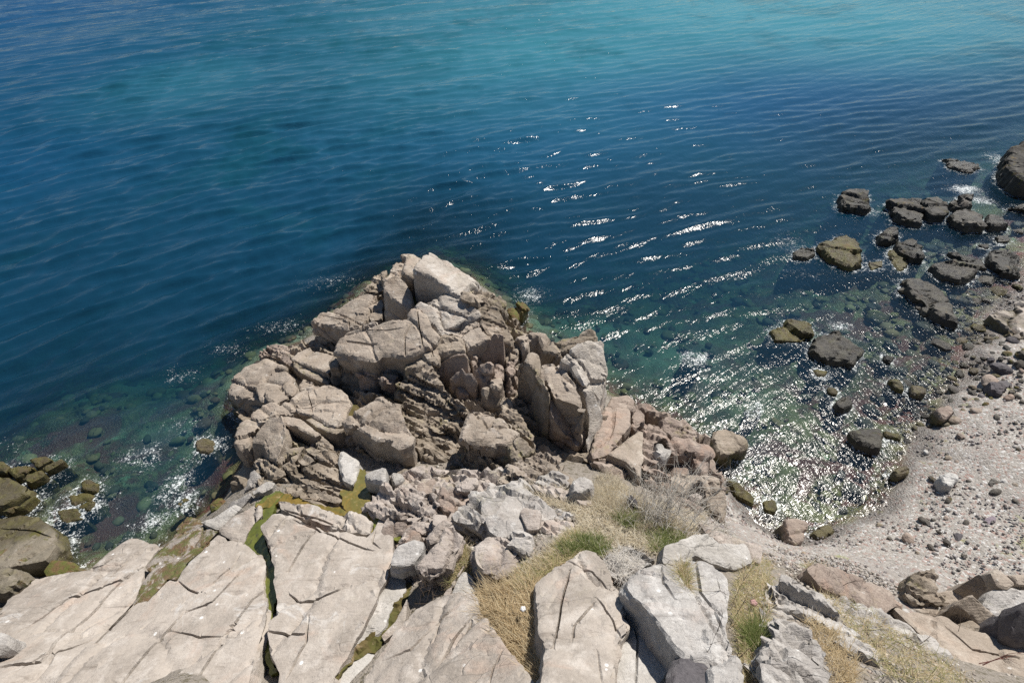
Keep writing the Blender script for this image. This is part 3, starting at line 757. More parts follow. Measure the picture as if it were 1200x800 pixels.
# layered steps
for pol, z in (("358,525 364,521 391,531 397,543 390,545 373,537 364,530", 1.03), ("346,538 357,530 370,538 360,545 351,545", 1.02), ("360,546 372,540 395,548 402,562 404,567 384,561 363,557 357,552", 1.08),
               ("330,545 336,540 351,531 345,540 345,550 336,553", .98), ("335,528 347,523 358,521 350,531 336,534", .93), ("348,560 357,557 400,570 410,580 400,579 375,572 350,565", 1.13),
               ("345,573 351,566 363,565 393,579 402,585 396,590 385,588 367,585 354,582 345,580", 1.16), ("333,570 344,564 351,566 345,576 336,579 329,577", 1.1), ("317,555 329,546 336,555 324,561 317,561", .95),
               ("370,520 380,526 393,530 398,540 405,552 413,566 404,565 396,545 388,530", 1.0), ("352,583 372,588 392,594 404,600 424,604 400,598 376,592", 1.19)):
    rl(pol, z, .5, 'rough', 'warm', rnd=.025, sp=.027)
rl("296,574 314,562 322,565 318,571 308,576 297,578", .98, .5, 'block', 'white', rnd=.03)
rl("262,564 274,553 288,559 291,564 286,572 280,569", .5, -.3, 'boulder', 'warm', rnd=.08)
rl("292,552 298,548 304,558 300,566 286,574 290,567", "298,550,.82 290,572,.7", .1, 'block', 'grey', rnd=.03)
rl("267,591 292,576 294,580 282,595 268,600", "270,595,.75 290,578,.9", .1, 'slab', 'grey', rnd=.03)
rl("280,531 288,528 293,530 292,542 285,540", .35, -.3, 'boulder', 'beige', rnd=.06)

# ------------------------------------------------------------------ rubble-strewn saddle behind the slabs
SD = empty('fractured_rock_saddle', ctr(560, 600, 1.2), 'shattered pinkish grey bedrock between the slabs and the outcrop', 'rock saddle')
def rs(poly, z, base, kind='rough', mat='pink', **kw):
    kw['k'] = kw.get('k', 1.0) * .75
    return rock('rock_block', poly, z, base, kind, mat, SD, **kw)
rs("430,566 500,545 600,548 680,575 705,630 650,660 600,690 540,700 480,700 450,640", "440,590,1.25 600,570,1.58 560,640,1.72 690,610,1.9 500,690,1.62", .6, k=1.4, sp=.04)
rs("427,588 452,570 493,569 511,578 514,599 509,611 493,606 475,605 450,605 430,596", "440,585,1.42 500,580,1.6 500,606,1.62", 1.1, k=1.2, sp=.027)
rs("467,635 472,620 484,610 505,612 506,618 493,624 484,630", 1.62, 1.3, sp=.027)
rs("533,567 547,558 559,559 559,567 550,574 536,573", 1.62, 1.3, 'block')
rs("511,585 518,569 530,580 536,590 533,603 520,597", 1.66, 1.3, 'block', 'brown')
rs("499,630 508,617 520,608 530,611 518,623 514,633 505,636", 1.84, 1.4, 'block', 'pink')
rs("397,541 400,528 420,540 416,560 412,566 402,560", "405,530,1.05 412,562,1.15", .7, 'slab', 'white', sp=.03)
rs("476,550 485,546 498,543 501,552 494,558", 1.28, .9)
rs("504,550 515,547 522,550 515,556", 1.3, .9)
def project(p):
    x, y, z = p[0], p[1], p[2] - CAM_H
    f = y * CP - z * SP; u = y * SP + z * CP
    return 600 + FPX * x / f, 400 - FPX * u / f
def fragments(parent, poly, cell, dz, thick, kind='block', mat='pink', mats=None, seed=1, tilt=.15, gap=.05, stretch=(1.0, 1.0)):
    """break an area of bedrock into natural angular pieces, each its own part"""
    lr = np.random.default_rng(seed)
    pp = poly_pts(poly); W = on_ground(pp[:, 0], pp[:, 1], dz)[:, :2]
    lo, hi = W.min(0) - cell, W.max(0) + cell
    sx, sy = cell * stretch[0], cell * stretch[1]
    gx_, gy_ = np.meshgrid(np.arange(lo[0], hi[0], sx), np.arange(lo[1], hi[1], sy))
    S = np.c_[gx_.ravel(), gy_.ravel()] + lr.uniform(-.42, .42, (gx_.size, 2)) * [sx, sy]
    ins = inside(S, W)
    for i in np.where(ins)[0]:
        c = S[i]; q = [np.array([c[0] + a * cell * 1.6, c[1] + b * cell * 1.6]) for a, b in ((-1, -1), (1, -1), (1, 1), (-1, 1))]
        d2 = np.hypot(*(S - c).T)
        for j in np.argsort(d2)[1:14]:
            m = (c * (1 + gap) + S[j] * (1 - gap)) / 2; nv = S[j] - c; out = []
            for a, b in zip(q, q[1:] + q[:1]):
                da, db = (a - m).dot(nv), (b - m).dot(nv)
                if da <= 0: out.append(a)
                if (da <= 0) != (db <= 0): out.append(a + (b - a) * da / (da - db))
            q = out
            if len(q) < 3: break
        if len(q) < 3: continue
        zc = float(terrain(c[0], c[1])) + dz + lr.uniform(-.5, .5) * thick * .6
        tv = lr.normal(size=2) * tilt
        pts = [project((v[0], v[1], zc)) for v in q]
        # drop nearly coincident corners
        pl = " ".join("%.1f,%.1f" % p for k_, p in enumerate(pts) if math.dist(p, pts[k_ - 1]) > 1.0)
        if len(pl.split()) < 3: continue
        e = [(c[0] + .1, c[1], zc + .1 * tv[0]), (c[0], c[1] + .1, zc + .1 * tv[1]), (c[0] - .1, c[1] - .1, zc - .1 * (tv[0] + tv[1]))]
        an = " ".join("%.2f,%.2f,%.3f" % (*project(p), p[2]) for p in e)
        mm = mat if mats is None else mats[lr.integers(len(mats))]
        rock('rock_fragment', pl, an, zc - thick, kind, mm, parent, sp=.028, rnd=.018, k=.55, jag=.25)
rs("553,577 572,565 595,564 613,555 628,570 634,583 662,590 676,600 670,608 652,615 647,624 628,624 610,618 592,617 572,615 556,612 540,610 534,608", "560,575,1.66 630,575,1.78 670,600,1.9 600,615,1.95", 1.2, 'rough', 'grey', sp=.032, k=.9)
fragments(SD, "556,600 575,590 600,590 620,598 632,608 628,622 600,622 572,620 556,614", .20, .16, .22, 'block', 'pink', ('pink', 'grey', 'pink'), 5, .2)
fragments(SD, "452,572 470,558 500,548 530,560 540,585 538,608 515,612 505,590 480,575", .17, .10, .2, 'block', 'pink', ('pink', 'brown', 'warm'), 9, .2)
fragments(SD, "500,612 530,603 545,612 536,622 512,628", .17, .2, .2, 'block', 'pink', ('pink', 'grey'), 11, .2)
fragments(SD, "455,612 470,606 500,610 500,626 480,634 462,640", .16, .14, .18, 'block', 'pink', ('pink', 'brown'), 12, .2)
rs("611,600 625,598 645,604 662,600 676,606 668,612 656,616 640,620 625,616", 1.98, 1.5, 'rough', 'grey', sp=.027)
rs("630,612 650,606 671,613 668,622 652,628 640,622", "640,610,2.02 655,625,2.12", 1.6, 'rough', 'pink')

# ------------------------------------------------------------------ big shelf slabs, bottom left
SH = empty('bedrock_shelf', ctr(180, 720, 0), 'broad pale cracked bedrock shelf sloping into the water, lower left', 'rock shelf')
def rh(poly, z, base, kind='slab', mat='slab', **kw):
    return rock('rock_slab', poly, z, base, kind, mat, SH, **{**dict(sp=.03, rnd=.022), **kw})
rh("-25,735 -15,724 0,720 12,704 40,676 72,672 104,668 125,650 152,632 172,639 188,640 175,655 168,664 158,704 128,732 92,768 68,796 50,825 -25,825", "150,640,.62 40,680,.62 0,800,1.65 130,730,1.12 60,800,1.62", -.3, mat='slab', sp=.036,
   cracks=((.05, .025, "24,736 50,722 80,700 115,688 148,676 170,662"), (.06, .028, "0,784 48,776 72,748 100,724 130,692 160,664"), (.03, .02, "8,796 52,768 85,758 116,744"), (.025, .02, "96,668 120,662 140,650"), (.02, .02, "115,690 135,668 150,655")))
rh("170,663 180,651 204,630 210,615 219,604 230,609 234,613 255,621 250,626 234,645 216,660 206,678 195,677 171,705 158,706 168,684 175,670", "220,608,.72 190,660,.95 165,700,1.12 250,622,.98", -.3, 'slab', 'algae')
rh("207,680 216,662 234,645 256,625 282,637 291,640 304,649 308,664 308,682 310,700 310,735 300,760 290,790 280,825 55,825 70,798 94,770 130,735 160,708 173,706 197,680", "256,630,1.02 300,660,1.3 300,790,1.85 80,800,1.72 160,712,1.22", .3, sp=.036,
   cracks=((.03, .02, "207,680 222,690 240,697"), (.05, .02, "246,686 256,674 268,664"), (.05, .025, "224,806 250,765 272,732 296,700 309,690"), (.045, .022, "216,718 249,705 268,686 284,669"), (.05, .025, "140,806 170,768 192,744 205,730 216,718"), (.03, .02, "253,755 266,738 281,726"), (.02, .02, "237,697 262,676 280,650"), (.02, .018, "200,740 230,745 262,744")))
rh("256,622 268,608 280,600 296,590 305,594 306,603 296,615 288,627 286,636 282,636 257,624", "262,618,1.02 300,600,1.08", .4, mat='slab', kind='block', k=.6)
rh("234,611 255,603 275,590 283,594 268,608 255,620", .94, .2, mat='white')
rh("307,616 320,602 335,602 345,606 372,617 405,626 430,630 437,622 446,608 453,612 459,626 460,640 450,680 440,700 428,723 412,757 393,792 382,825 322,825 327,787 317,765 312,740 323,712 323,679 320,647", "320,610,1.3 450,640,1.55 330,800,1.92 400,790,2.02", .9, sp=.036,
   cracks=((.05, .022, "368,622 352,645 338,667"), (.05, .022, "338,695 352,704 377,700 399,690"), (.05, .022, "312,738 335,740 356,742"), (.04, .022, "361,722 358,752 336,790"), (.025, .02, "425,729 430,735 437,722"), (.03, .02, "440,622 436,634 444,642"), (.03, .02, "345,608 378,622 420,640 436,645")))
rh("322,583 361,588 394,598 427,606 434,612 432,625 405,620 372,611 344,603 326,596", "325,590,1.26 430,618,1.42", .9, 'block', 'slab', cracks=((.06, .022, "332,596 352,602 372,606 400,618"),), k=.8)
rh("455,676 475,679 475,695 459,711 450,733 440,743 415,757 418,739 434,717 450,686", "465,680,1.58 430,745,1.8", 1.1, mat='white')
rh("399,777 431,762 440,771 431,784 424,825 390,825", "430,765,1.8 400,820,1.95", 1.2, mat='white')
rh("464,727 477,700 475,724 470,733 462,740 450,750 447,744", 1.8, 1.3, 'slab', 'slab')
rh("-25,552 0,556 30,570 28,577 4,590 -25,597", "0,560,.16 10,585,.2", -.3, mat='damp')
for s in ("9,549 30,542 40,547 17,559", "33,537 52,533 61,537 42,547", "23,559 47,550 51,556 31,566", "49,547 70,537 73,540 52,552", "-20,545 0,540 9,547 5,553 -20,550", "0,600 20,592 34,582 40,580 25,594 5,604"):
    rh(s, .16, -.3, 'block', 'weedy', rnd=.05)
rh("-25,612 0,608 24,604 40,608 60,620 64,640 52,656 0,664 -25,664", "30,610,.15 10,660,.36", -.3, mat='damp', cracks=((.03, .02, "20,648 42,630"), (.02, .02, "0,620 40,622 60,630")))
rh("52,668 60,656 85,660 100,668 70,674 56,674", .35, -.2, 'slab', 'weedy')
rh("-25,666 16,668 24,676 8,692 -25,694", .8, 0, 'block', 'damp', rnd=.04)
rh("-25,695 6,690 26,680 45,676 30,695 10,706 0,722 -25,735", .62, 0, 'block', 'damp')

# ------------------------------------------------------------------ foreground bedrock, centre and right
FG = empty('foreground_bedrock', ctr(600, 740, 1.5), 'pale bedrock slabs at the viewer\'s feet beside the brown matted grass', 'bedrock')
def rf(poly, z, base, kind='slab', mat='slab', **kw):
    return rock('rock_slab', poly, z, base, kind, mat, FG, **{**dict(sp=.027, rnd=.022), **kw})
rf("431,790 450,758 463,739 488,711 513,698 535,695 554,698 564,720 577,742 602,771 624,800 626,830 415,830", "520,700,2.0 440,800,2.25 600,800,2.72", 1.3, mat='slab',
   cracks=((.035, .016, "555,721 545,740 536,756"), (.03, .016, "554,720 530,750 513,777"), (.03, .016, "588,761 578,780 572,806"), (.05, .03, "530,715 515,725 508,748"), (.02, .02, "450,770 480,760 510,730")))
rf("542,668 551,674 558,692 554,697 525,707 530,697", 1.95, 1.5, mat='white')
rf("520,705 530,690 540,672 546,660 541,662 530,680 520,697 514,708", 1.92, 1.5, 'rough', 'pink')
rf("631,685 645,671 682,643 699,648 713,668 721,688 731,702 736,733 727,747 719,779 715,800 714,830 637,830 645,762 636,742 634,713", "682,645,2.42 640,700,2.55 720,700,2.65 650,800,3.1 715,800,3.1", 1.8, mat='slab',
   cracks=((.045, .016, "668,668 659,705 649,759"), (.035, .018, "696,708 673,733 670,750"), (.03, .015, "699,702 715,722 728,745"), (.02, .015, "668,660 695,668 715,690"), (.02, .02, "700,765 705,800")))
rf("733,699 753,713 764,733 775,753 787,779 787,830 716,830 718,790 727,748 736,733", "745,710,2.5 780,800,2.95", 1.9, mat='white', cracks=((.03, .016, "740,715 748,750 745,800"),))
rf("733,685 741,671 753,665 775,657 795,671 815,648 832,657 849,674 857,694 855,713 860,742 866,767 869,800 869,830 843,830 832,779 809,767 801,767 787,753 770,725 758,711 741,699", "750,675,2.85 820,660,2.7 860,800,3.35 800,760,3.15", 1.9, 'massive', 'whitegrey', rnd=.06, k=.8,
   cracks=((.04, .02, "815,655 822,690 845,715"), (.03, .02, "775,662 778,680 790,700"), (.03, .02, "835,705 845,725 848,735")))
rf("795,770 815,767 832,779 840,800 842,830 787,830 788,785", "810,770,3.15 815,810,3.25", 2.2, 'boulder', 'dark', rnd=.08)
rf("781,640 815,626 832,626 843,637 874,637 880,657 860,665 832,657 815,648 795,671 778,657", "800,640,2.35 870,645,2.15", 1.6, mat='white')
rf("820,612 835,618 860,628 895,640 892,660 880,655 873,637 843,637 830,626", "830,620,1.85 888,650,2.0", 1.0, mat='pink')
rf("704,657 730,634 755,643 770,651 767,662 753,664 736,682 719,680", 2.4, 1.9, 'rough', 'whitegrey', sp=.024)
rf("893,700 905,678 930,684 960,690 1010,705 1060,728 1110,765 1150,815 1150,830 893,830 896,760", "910,690,2.42 1000,715,2.15 1060,745,1.85 1120,800,1.95 1000,800,2.72 900,800,3.0", 1.0, 'rough', 'grey', sp=.03, k=.9)
rf("900,800 900,764 909,734 927,725 954,740 969,764 972,800 972,830 900,830", "925,730,3.05 930,800,3.35", 2.3, 'rough', 'grey', sp=.024)
rf("900,680 918,677 960,695 984,716 1008,746 1002,755 972,740 936,719 909,710", "910,685,2.55 1000,748,2.65", 1.9, 'rough', 'grey', sp=.027)
rf("969,764 1002,752 1032,764 1068,788 1090,812 1090,830 975,830", "990,760,2.8 1050,800,2.8", 2.0, 'rough', 'grey', sp=.027)
rf("948,668 957,662 996,668 1044,689 1056,707 1032,719 996,701 960,683", "955,668,1.95 1045,700,1.5", .9, 'slab', 'brown')
rf("1050,713 1086,719 1110,725 1134,740 1200,749 1235,770 1235,830 1130,830 1104,764 1074,734", "1070,718,1.45 1200,755,1.4 1180,810,1.75", .8, 'slab', 'beige', cracks=((.03, .02, "1110,735 1140,760 1200,770"), (.03, .02, "1120,770 1160,800")), sp=.034)
rf("905,712 935,722 925,728 908,735 900,730", 2.55, 2.0, 'rough', 'grey')
BR = empty('half_buried_rock_group', ctr(1120, 700, .8), 'cluster of angular grey-tan rocks half buried in gravel, lower right', 'rock group')
def rr_(poly, z, base, kind='massive', mat='beige', **kw):
    return rock('rock_block', poly, z, base, kind, mat, BR, **{**dict(sp=.028, rnd=.045), **kw})
rr_("1060,692 1077,668 1095,665 1101,674 1098,692 1110,698 1104,707 1074,707", "1080,670,1.3 1080,703,1.22", .6, 'rough', 'warm', k=.8)
rr_("1068,713 1098,707 1101,719 1080,720", 1.15, .7)
rr_("1122,689 1143,674 1149,672 1161,689 1149,698 1137,695", "1148,675,1.4 1135,692,1.22", .7)
rr_("1161,668 1170,663 1191,683 1182,690 1170,686", 1.28, .7)
rr_("1182,671 1215,674 1215,683 1194,683", 1.25, .7)
rr_("1098,694 1120,690 1132,700 1118,710 1104,706", 1.12, .6)
rr_("1116,710 1125,701 1140,695 1155,710 1170,722 1149,734 1134,713", "1140,698,1.45 1150,728,1.3", .7)
rr_("1119,734 1140,725 1152,734 1140,744 1128,743", 1.3, .8, 'massive', 'warm')
rr_("1155,710 1162,696 1175,690 1215,690 1230,700 1215,722 1190,725 1185,740 1170,735", "1160,700,1.2 1210,705,1.25", .6, 'slab', 'whitegrey')
rr_("1182,745 1195,715 1205,705 1230,702 1230,755", "1205,708,1.85 1200,745,1.6", .7, 'massive', 'dark')

# ------------------------------------------------------------------ loose boulders and stones, each a thing
def stone(name, label, cat, poly, z, base, kind='boulder', mat='warm', group=None, **kw):
    o = rock(name, poly, z, base, kind, mat, None, **kw)
    return tag(o, label, cat, group)
stone('boulder', 'large rounded tan boulder with dark wet foot at the left tip of the outcrop', 'boulder', "262,456 270,440 288,427 300,423 311,417 324,422 336,430 343,440 342,448 326,455 312,461 312,470 300,469 285,467 274,468 263,457", "275,455,.48 320,425,.62 335,445,.72", -.5, 'massive', 'beige', rnd=.2, k=.75)
stone('boulder', 'pale boulder left of the tall wedge, dark gap under it', 'boulder', "272,513 279,498 288,492 303,493 304,500 297,508 289,519 279,523 272,518", .72, -.2, 'boulder', 'beige', rnd=.1)
stone('boulder', 'small boulder with bright green weed beside the shelf and dark water', 'boulder', "244,591 255,582 264,583 268,594 267,604 258,606", .38, -.2, 'boulder', 'weedy', rnd=.1)
stone('boulder', 'leaning grey wedge boulder over a twiggy dark hollow', 'boulder', "484,670 514,635 517,624 530,611 535,620 544,627 541,641 532,650 527,662 524,667 511,677 502,680 486,672", "520,620,1.98 495,674,2.0 535,640,2.02", 1.45, 'massive', 'pink', rnd=.05, flare=-.15)
stone('flat_stone', 'light grey flat stone propped beside the leaning wedge boulder', 'stone', "457,657 461,644 466,638 484,632 496,635 494,647 484,660 470,663 457,662", 1.86, 1.66, 'slab', 'whitegrey', rnd=.03, sp=.027)
stone('white_boulder', 'bright white angular boulder beside the ochre pool', 'boulder', "428,555 452,543 452,560 450,567 440,564 429,562", "450,546,1.5 432,560,1.42", 1.05, 'boulder', 'white', rnd=.05, flare=-.05)
stone('white_boulder', 'small round white stone right of the white angular boulder', 'stone', "458,553 470,553 472,560 464,567 459,565", 1.35, 1.05, 'boulder', 'white', rnd=.07, sp=.02)
stone('boulder', 'square pitted boulder above the brown matted grass', 'boulder', "553,638 575,623 598,631 608,648 604,656 606,670 584,675 567,670 559,660", "575,626,2.12 590,670,2.18", 1.6, 'block', 'pink', rnd=.04)
stone('boulder', 'split grey boulder right of the square pitted boulder', 'boulder', "592,637 600,623 611,620 622,628 625,642 620,650 609,645", 2.2, 1.7, 'block', 'grey', rnd=.05)
stone('boulder', 'pale lip of rock in front of the square pitted boulder', 'stone', "573,674 603,660 608,668 584,680", 2.2, 1.8, 'block', 'beige', rnd=.03)
stone('boulder', 'grey boulder sitting in the straw-coloured grass', 'boulder', "669,562 683,554 697,560 694,573 680,579 670,576", 2.0, 1.5, 'boulder', 'grey', rnd=.09)
stone('stone', 'small dark stone under the bare pale shrub', 'stone', "736,582 740,576 748,585 748,594 743,591", 2.0, 1.6, 'boulder', 'dark', rnd=.06)
stone('stone', 'greenish stone at the left edge of the picture on the shelf', 'stone', "-25,738 4,740 14,748 8,760 -25,770", 1.55, 1.1, 'boulder', 'grey', rnd=.05)
SEAROCKS = [
 ("985,225 995,220 1017,221 1021,237 1017,243 1000,241 986,239", .34, 'wet', 'dark box-shaped sea rock standing alone, leftmost of the upper group'),
 ("1040,234 1060,230 1075,240 1087,250 1085,260 1065,257 1052,252", .34, 'wet', 'long sloping dark sea rock right of the lone box-shaped one'),
 ("1062,231 1080,232 1082,240 1072,238", .28, 'wet', 'small sea rock wedged behind the long sloping dark one'),
 ("1082,232 1100,227 1112,237 1112,249 1095,250 1084,242", .42, 'wet', 'humped dark sea rock in the middle of the upper row'),
 ("1112,235 1132,225 1142,226 1142,237 1125,241", .34, 'shoregrey', 'pale-topped sea rock behind the upper row of rocks'),
 ("1115,246 1130,242 1155,252 1155,263 1135,263 1117,257", .36, 'shoregrey', 'flat grey-topped sea rock at the right of the upper row'),
 ("1157,248 1175,252 1182,262 1160,263", .28, 'wet', 'small dark sea rock at the far right end of the upper row'),
 ("1105,186 1115,185 1150,194 1135,201 1115,195", .12, 'wet', 'low wet reef rock awash just left of the big black boulder'),
 ("1178,190 1187,172 1205,162 1225,168 1240,190 1225,215 1200,210", .75, 'wet', 'big black boulder at the right edge of the picture in white water'),
 ("1032,272 1040,264 1055,265 1055,275 1045,280 1034,280", .30, 'wet', 'dark round sea rock above the black twin rock'),
 ("1050,282 1070,277 1085,285 1084,300 1070,300 1055,292", .32, 'wet', 'black twin rock with shiny top in the shallows'),
 ("1042,292 1060,292 1065,310 1055,317 1046,306", .08, 'weedy', 'olive weedy rock awash below the black twin rock'),
 ("960,285 975,280 992,270 1007,280 1012,305 995,310 972,302", .24, 'weedy', 'broad flat olive sea rock between the box-shaped rock and the green-topped one'),
 ("930,292 955,289 957,297 945,301 930,300", .14, 'wet', 'small low rock left of the broad flat olive one'),
 ("1017,305 1035,304 1036,312 1022,315", .10, 'weedy', 'small weedy rock right of the broad flat olive one'),
 ("1092,307 1120,304 1147,311 1142,322 1125,325 1107,322", .30, 'shoregrey', 'grey whale-backed rock in the shallows at right'),
 ("1110,292 1155,302 1160,312 1145,310", .22, 'wet', 'thin dark slab leaning behind the whale-backed rock'),
 ("1162,292 1180,290 1195,302 1195,320 1177,317 1162,305", .34, 'wet', 'tall dark rock near the right edge beside the leaning slab'),
 ("1167,275 1182,275 1185,282 1170,282", .15, 'wet', 'tiny dark rock above the tall dark one near the right edge'),
 ("1145,286 1160,285 1159,291", .08, 'wet', 'tiny awash rock above the thin leaning slab'),
 ("1180,242 1200,237 1225,238 1225,247 1205,247", .18, 'wet', 'low dark rock at the right edge level with the upper row'),
 ("1060,322 1080,322 1100,335 1115,350 1126,377 1106,370 1080,352 1062,335", .34, 'shoregrey', 'long grey slab rock slanting toward the beach'),
 ("904,384 928,372 948,378 951,391 939,399 911,397", .20, 'weedy', 'sea rock with a green weedy cap, left of the dark flat one'),
 ("951,412 956,392 982,387 1002,401 1016,409 1002,423 979,421 962,418", .26, 'shoregrey', 'flat dark rimmed rock right of the green-capped one'),
 ("835,503 850,500 873,513 872,523 853,537 837,522", .48, 'warm', 'angular tan boulder with a dark face, alone beside the outcrop tip'),
 ("853,563 863,563 883,580 883,590 867,583", .16, 'weedy', 'oval green rock at the water edge below the angular tan boulder'),
 ("893,585 910,582 910,600 897,597", .08, 'weedy', 'dark weed-covered rock between the oval green rock and the brown upright stone'),
 ("920,608 933,607 947,613 943,633 933,637 923,630", .38, 'brown', 'brown upright stone with a pale stripe where the water meets the gravel'),
 ("952,623 973,613 980,623 960,630", .16, 'brown', 'pointed reddish stone right of the brown upright one'),
 ("996,506 1030,501 1036,511 1030,525 1007,517", .26, 'shoregrey', 'flat triangular grey rock in the glittering shallows'),
 ("978,469 996,463 1002,473 985,479", .24, 'shoregrey', 'blocky small rock above the flat triangular one'),
 ("1041,443 1055,443 1061,457 1053,456", .18, 'weedy', 'slim dark green stone in the shallows, upper right of the blocky one'),
 ("1068,449 1084,452 1087,460 1070,462", .2, 'brown', 'brownish stone right of the slim dark green one'),
 ("1036,415 1050,417 1045,424 1037,421", .12, 'wet', 'small wet stone right of the flat dark rimmed rock'),
 ("970,453 982,455 982,462 973,460", .1, 'weedy', 'small yellow-green stone left of the blocky small rock'),
 ("953,432 972,433 968,440 958,439", .06, 'weedy', 'olive stone awash below the flat dark rimmed rock'),
 ("1036,503 1055,508 1056,514 1038,510", .10, 'weedy', 'narrow green stone touching the flat triangular rock'),
 ("1048,550 1063,545 1067,553 1053,558", .16, 'brown', 'orange-brown stone at the edge of the gravel'),
 ("1097,477 1115,474 1119,484 1106,490", .3, 'brown', 'tan oval stone on the green-stained gravel'),
 ("1163,446 1183,442 1187,452 1174,460 1164,456", .42, 'dark', 'round dark grey boulder at the top of the gravel'),
 ("1146,455 1160,452 1160,462 1148,462", .34, 'shoregrey', 'small grey stone left of the round dark grey boulder'),
 ("1171,398 1188,399 1186,412 1172,408", .3, 'shoregrey', 'upper of two smooth grey stones near the right edge'),
 ("1180,412 1197,412 1196,422 1183,421", .34, 'dark', 'lower of two smooth grey stones near the right edge'),
 ("1103,555 1120,552 1127,560 1115,570 1106,566", .46, 'cobwhite', 'pale pitted stone on the gravel, the largest there'),
 ("1160,563 1173,562 1175,573 1167,575", .52, 'shoregrey', 'split grey stone on the gravel near the right edge'),
 ("1133,582 1153,587 1147,592", .46, 'cobwhite', 'flat white stone lying on the gravel'),
 ("1153,607 1167,603 1168,613 1160,617", .58, 'cobpurple', 'smooth purple stone on the gravel'),
 ("1120,623 1130,625 1128,635 1121,634", .60, 'dark', 'dark grey stone on the gravel above the half-buried rocks'),
 ("1173,652 1190,657 1187,662", .86, 'beige', 'thin tan stone above the half-buried rocks, near the right edge'),
 ("1117,657 1133,654 1133,662", .82, 'cobwhite', 'pale wedge stone just above the half-buried rocks'),
 ("1193,548 1210,545 1210,558 1196,556", .52, 'dark', 'dark stone at the right edge half way down the gravel'),
 ("92,563 103,560 113,566 110,575 95,575", .16, 'weedy', 'yellowish stone just out of the water at left'),
 ("80,580 105,576 110,590 103,597 86,594", .04, 'weedy', 'golden-brown boulder awash below the yellowish stone'),
 ("63,597 90,592 100,608 75,614", .03, 'weedy', 'mossy boulder awash nearest the pale shelf at left'),
 ("228,516 240,511 250,518 246,530 232,528", .05, 'brown', 'orange-brown stone awash left of the pale boulder'),
 ("207,590 215,582 226,584 226,594 212,598", .03, 'weedy', 'ochre stone awash off the algae-covered rock'),
 ("1160,364 1225,345 1225,390 1190,392 1177,378", .26, 'slab', 'flat tan slab at the right edge above the smooth grey stones'),
 ("800,418 812,414 826,420 822,430 806,430", -.06, 'weedy', 'submerged olive rock among the glints right of the outcrop'),
 ("874,482 890,474 894,484 880,494", -.05, 'weedy', 'submerged brown rock above the angular tan boulder'),
]
for pol, z, mt, lab in SEAROCKS:
    if 'gravel' not in lab and 'slab at the right edge' not in lab: z = z * .58
    pp = poly_pts(pol); w = at(pp[:, 0], pp[:, 1], np.full(len(pp), z)); dia = np.ptp(w[:, :2], 0).max()
    c = w.mean(0); gz = float(terrain(c[0], c[1]))
    gname = 'sea_rock' if z < .2 or pp[:, 1].mean() < 430 else 'beach_stone'
    stone(gname, lab, 'rock' if gname == 'sea_rock' else 'stone', pol, z, min(gz - .1, z - .12), 'massive' if dia > .35 else 'cobble', mt, rnd=min(.09, dia * .14), jag=.6, sp=max(.02, min(.045, dia / 18)), k=1.2,
          group='rocks standing in the shallows' if gname == 'sea_rock' else 'single stones on the gravel beach')

# ------------------------------------------------------------------ little cobbles
def ico(sub):
    import bmesh
    bm = bmesh.new(); bmesh.ops.create_icosphere(bm, subdivisions=sub, radius=1)
    V = np.array([v.co[:] for v in bm.verts]); F = np.array([[v.index for v in f.verts] for f in bm.faces]); bm.free()
    return V, F
I1, I2, I3 = ico(1), ico(2), ico(3)
protos = []
lr = np.random.default_rng(21)
for i in range(8):
    V = I3[0].copy(); V = V * (1 + .20 * fbm(V * 1.1 + i * 7, 2)[:, None]); V *= [1, lr.uniform(.6, .9), lr.uniform(.4, .65)]
    f1, f2, rel, h = worley(V * 1.1 + i * 3.7); V *= (1 - .3 * (rel * (_rv[h] - .5)).sum(1) - .1 * (f1 - .5))[:, None]
    me = bpy.data.meshes.new('cobble_mesh'); me.from_pydata(V.tolist(), [], I3[1].tolist())
    me.polygons.foreach_set('use_smooth', np.ones(len(me.polygons), bool)); me.set_sharp_from_angle(angle=math.radians(30))
    me.materials.append(M[('shoregrey', 'weedy', 'brown', 'dark', 'cobwhite', 'shoregrey', 'wet', 'warm')[i]])
    protos.append(me)
TONE = ('grey-brown', 'olive weed-covered', 'reddish brown', 'dark slate-grey', 'pale whitish', 'rough grey', 'blackish wet', 'tan')
def scatter(name, lab, cat, group, poly, n, rmin, rmax, kinds, sink=.3, seed=0):
    lr = np.random.default_rng(seed); pp = poly_pts(poly); k = 0; done = []
    while k < n:
        q = np.array([[lr.uniform(pp[:, 0].min(), pp[:, 0].max()), lr.uniform(pp[:, 1].min(), pp[:, 1].max())]])
        if not inside(q, pp)[0]: continue
        p = on_ground(q[:, 0], q[:, 1])[0]; r = rmin * (rmax / rmin) ** (lr.random() ** 1.8)
        if any(math.dist(p[:2], d[:2]) < (r + d[2]) * .8 for d in done): k += .2; continue
        done.append((p[0], p[1], r)); k += 1
        ki = kinds[lr.integers(len(kinds))]; o = bpy.data.objects.new(name, protos[ki]); COL.objects.link(o)
        o.location = (p[0], p[1], float(terrain(p[0], p[1])) + r * .5 * (1 - sink * 1.4))
        o.scale = (r, r * lr.uniform(.8, 1.1), r); o.rotation_euler = (lr.normal() * .2, lr.normal() * .2, lr.uniform(0, 6.28))
        tag(o, ('fist-sized ' if r < .06 else 'head-sized ' if r < .11 else 'knee-high ') + TONE[ki] + ' ' + lab, cat, group)
scatter('shore_cobble', 'cobble in the stony belt at the waterline, right', 'cobble', 'cobbles along the waterline',
        "1090,395 1130,375 1160,390 1200,395 1200,470 1150,480 1120,500 1075,500 1050,540 1030,520 1060,470 1080,440", 190, .045, .20, (0, 0, 1, 2, 3, 6, 5), seed=1)
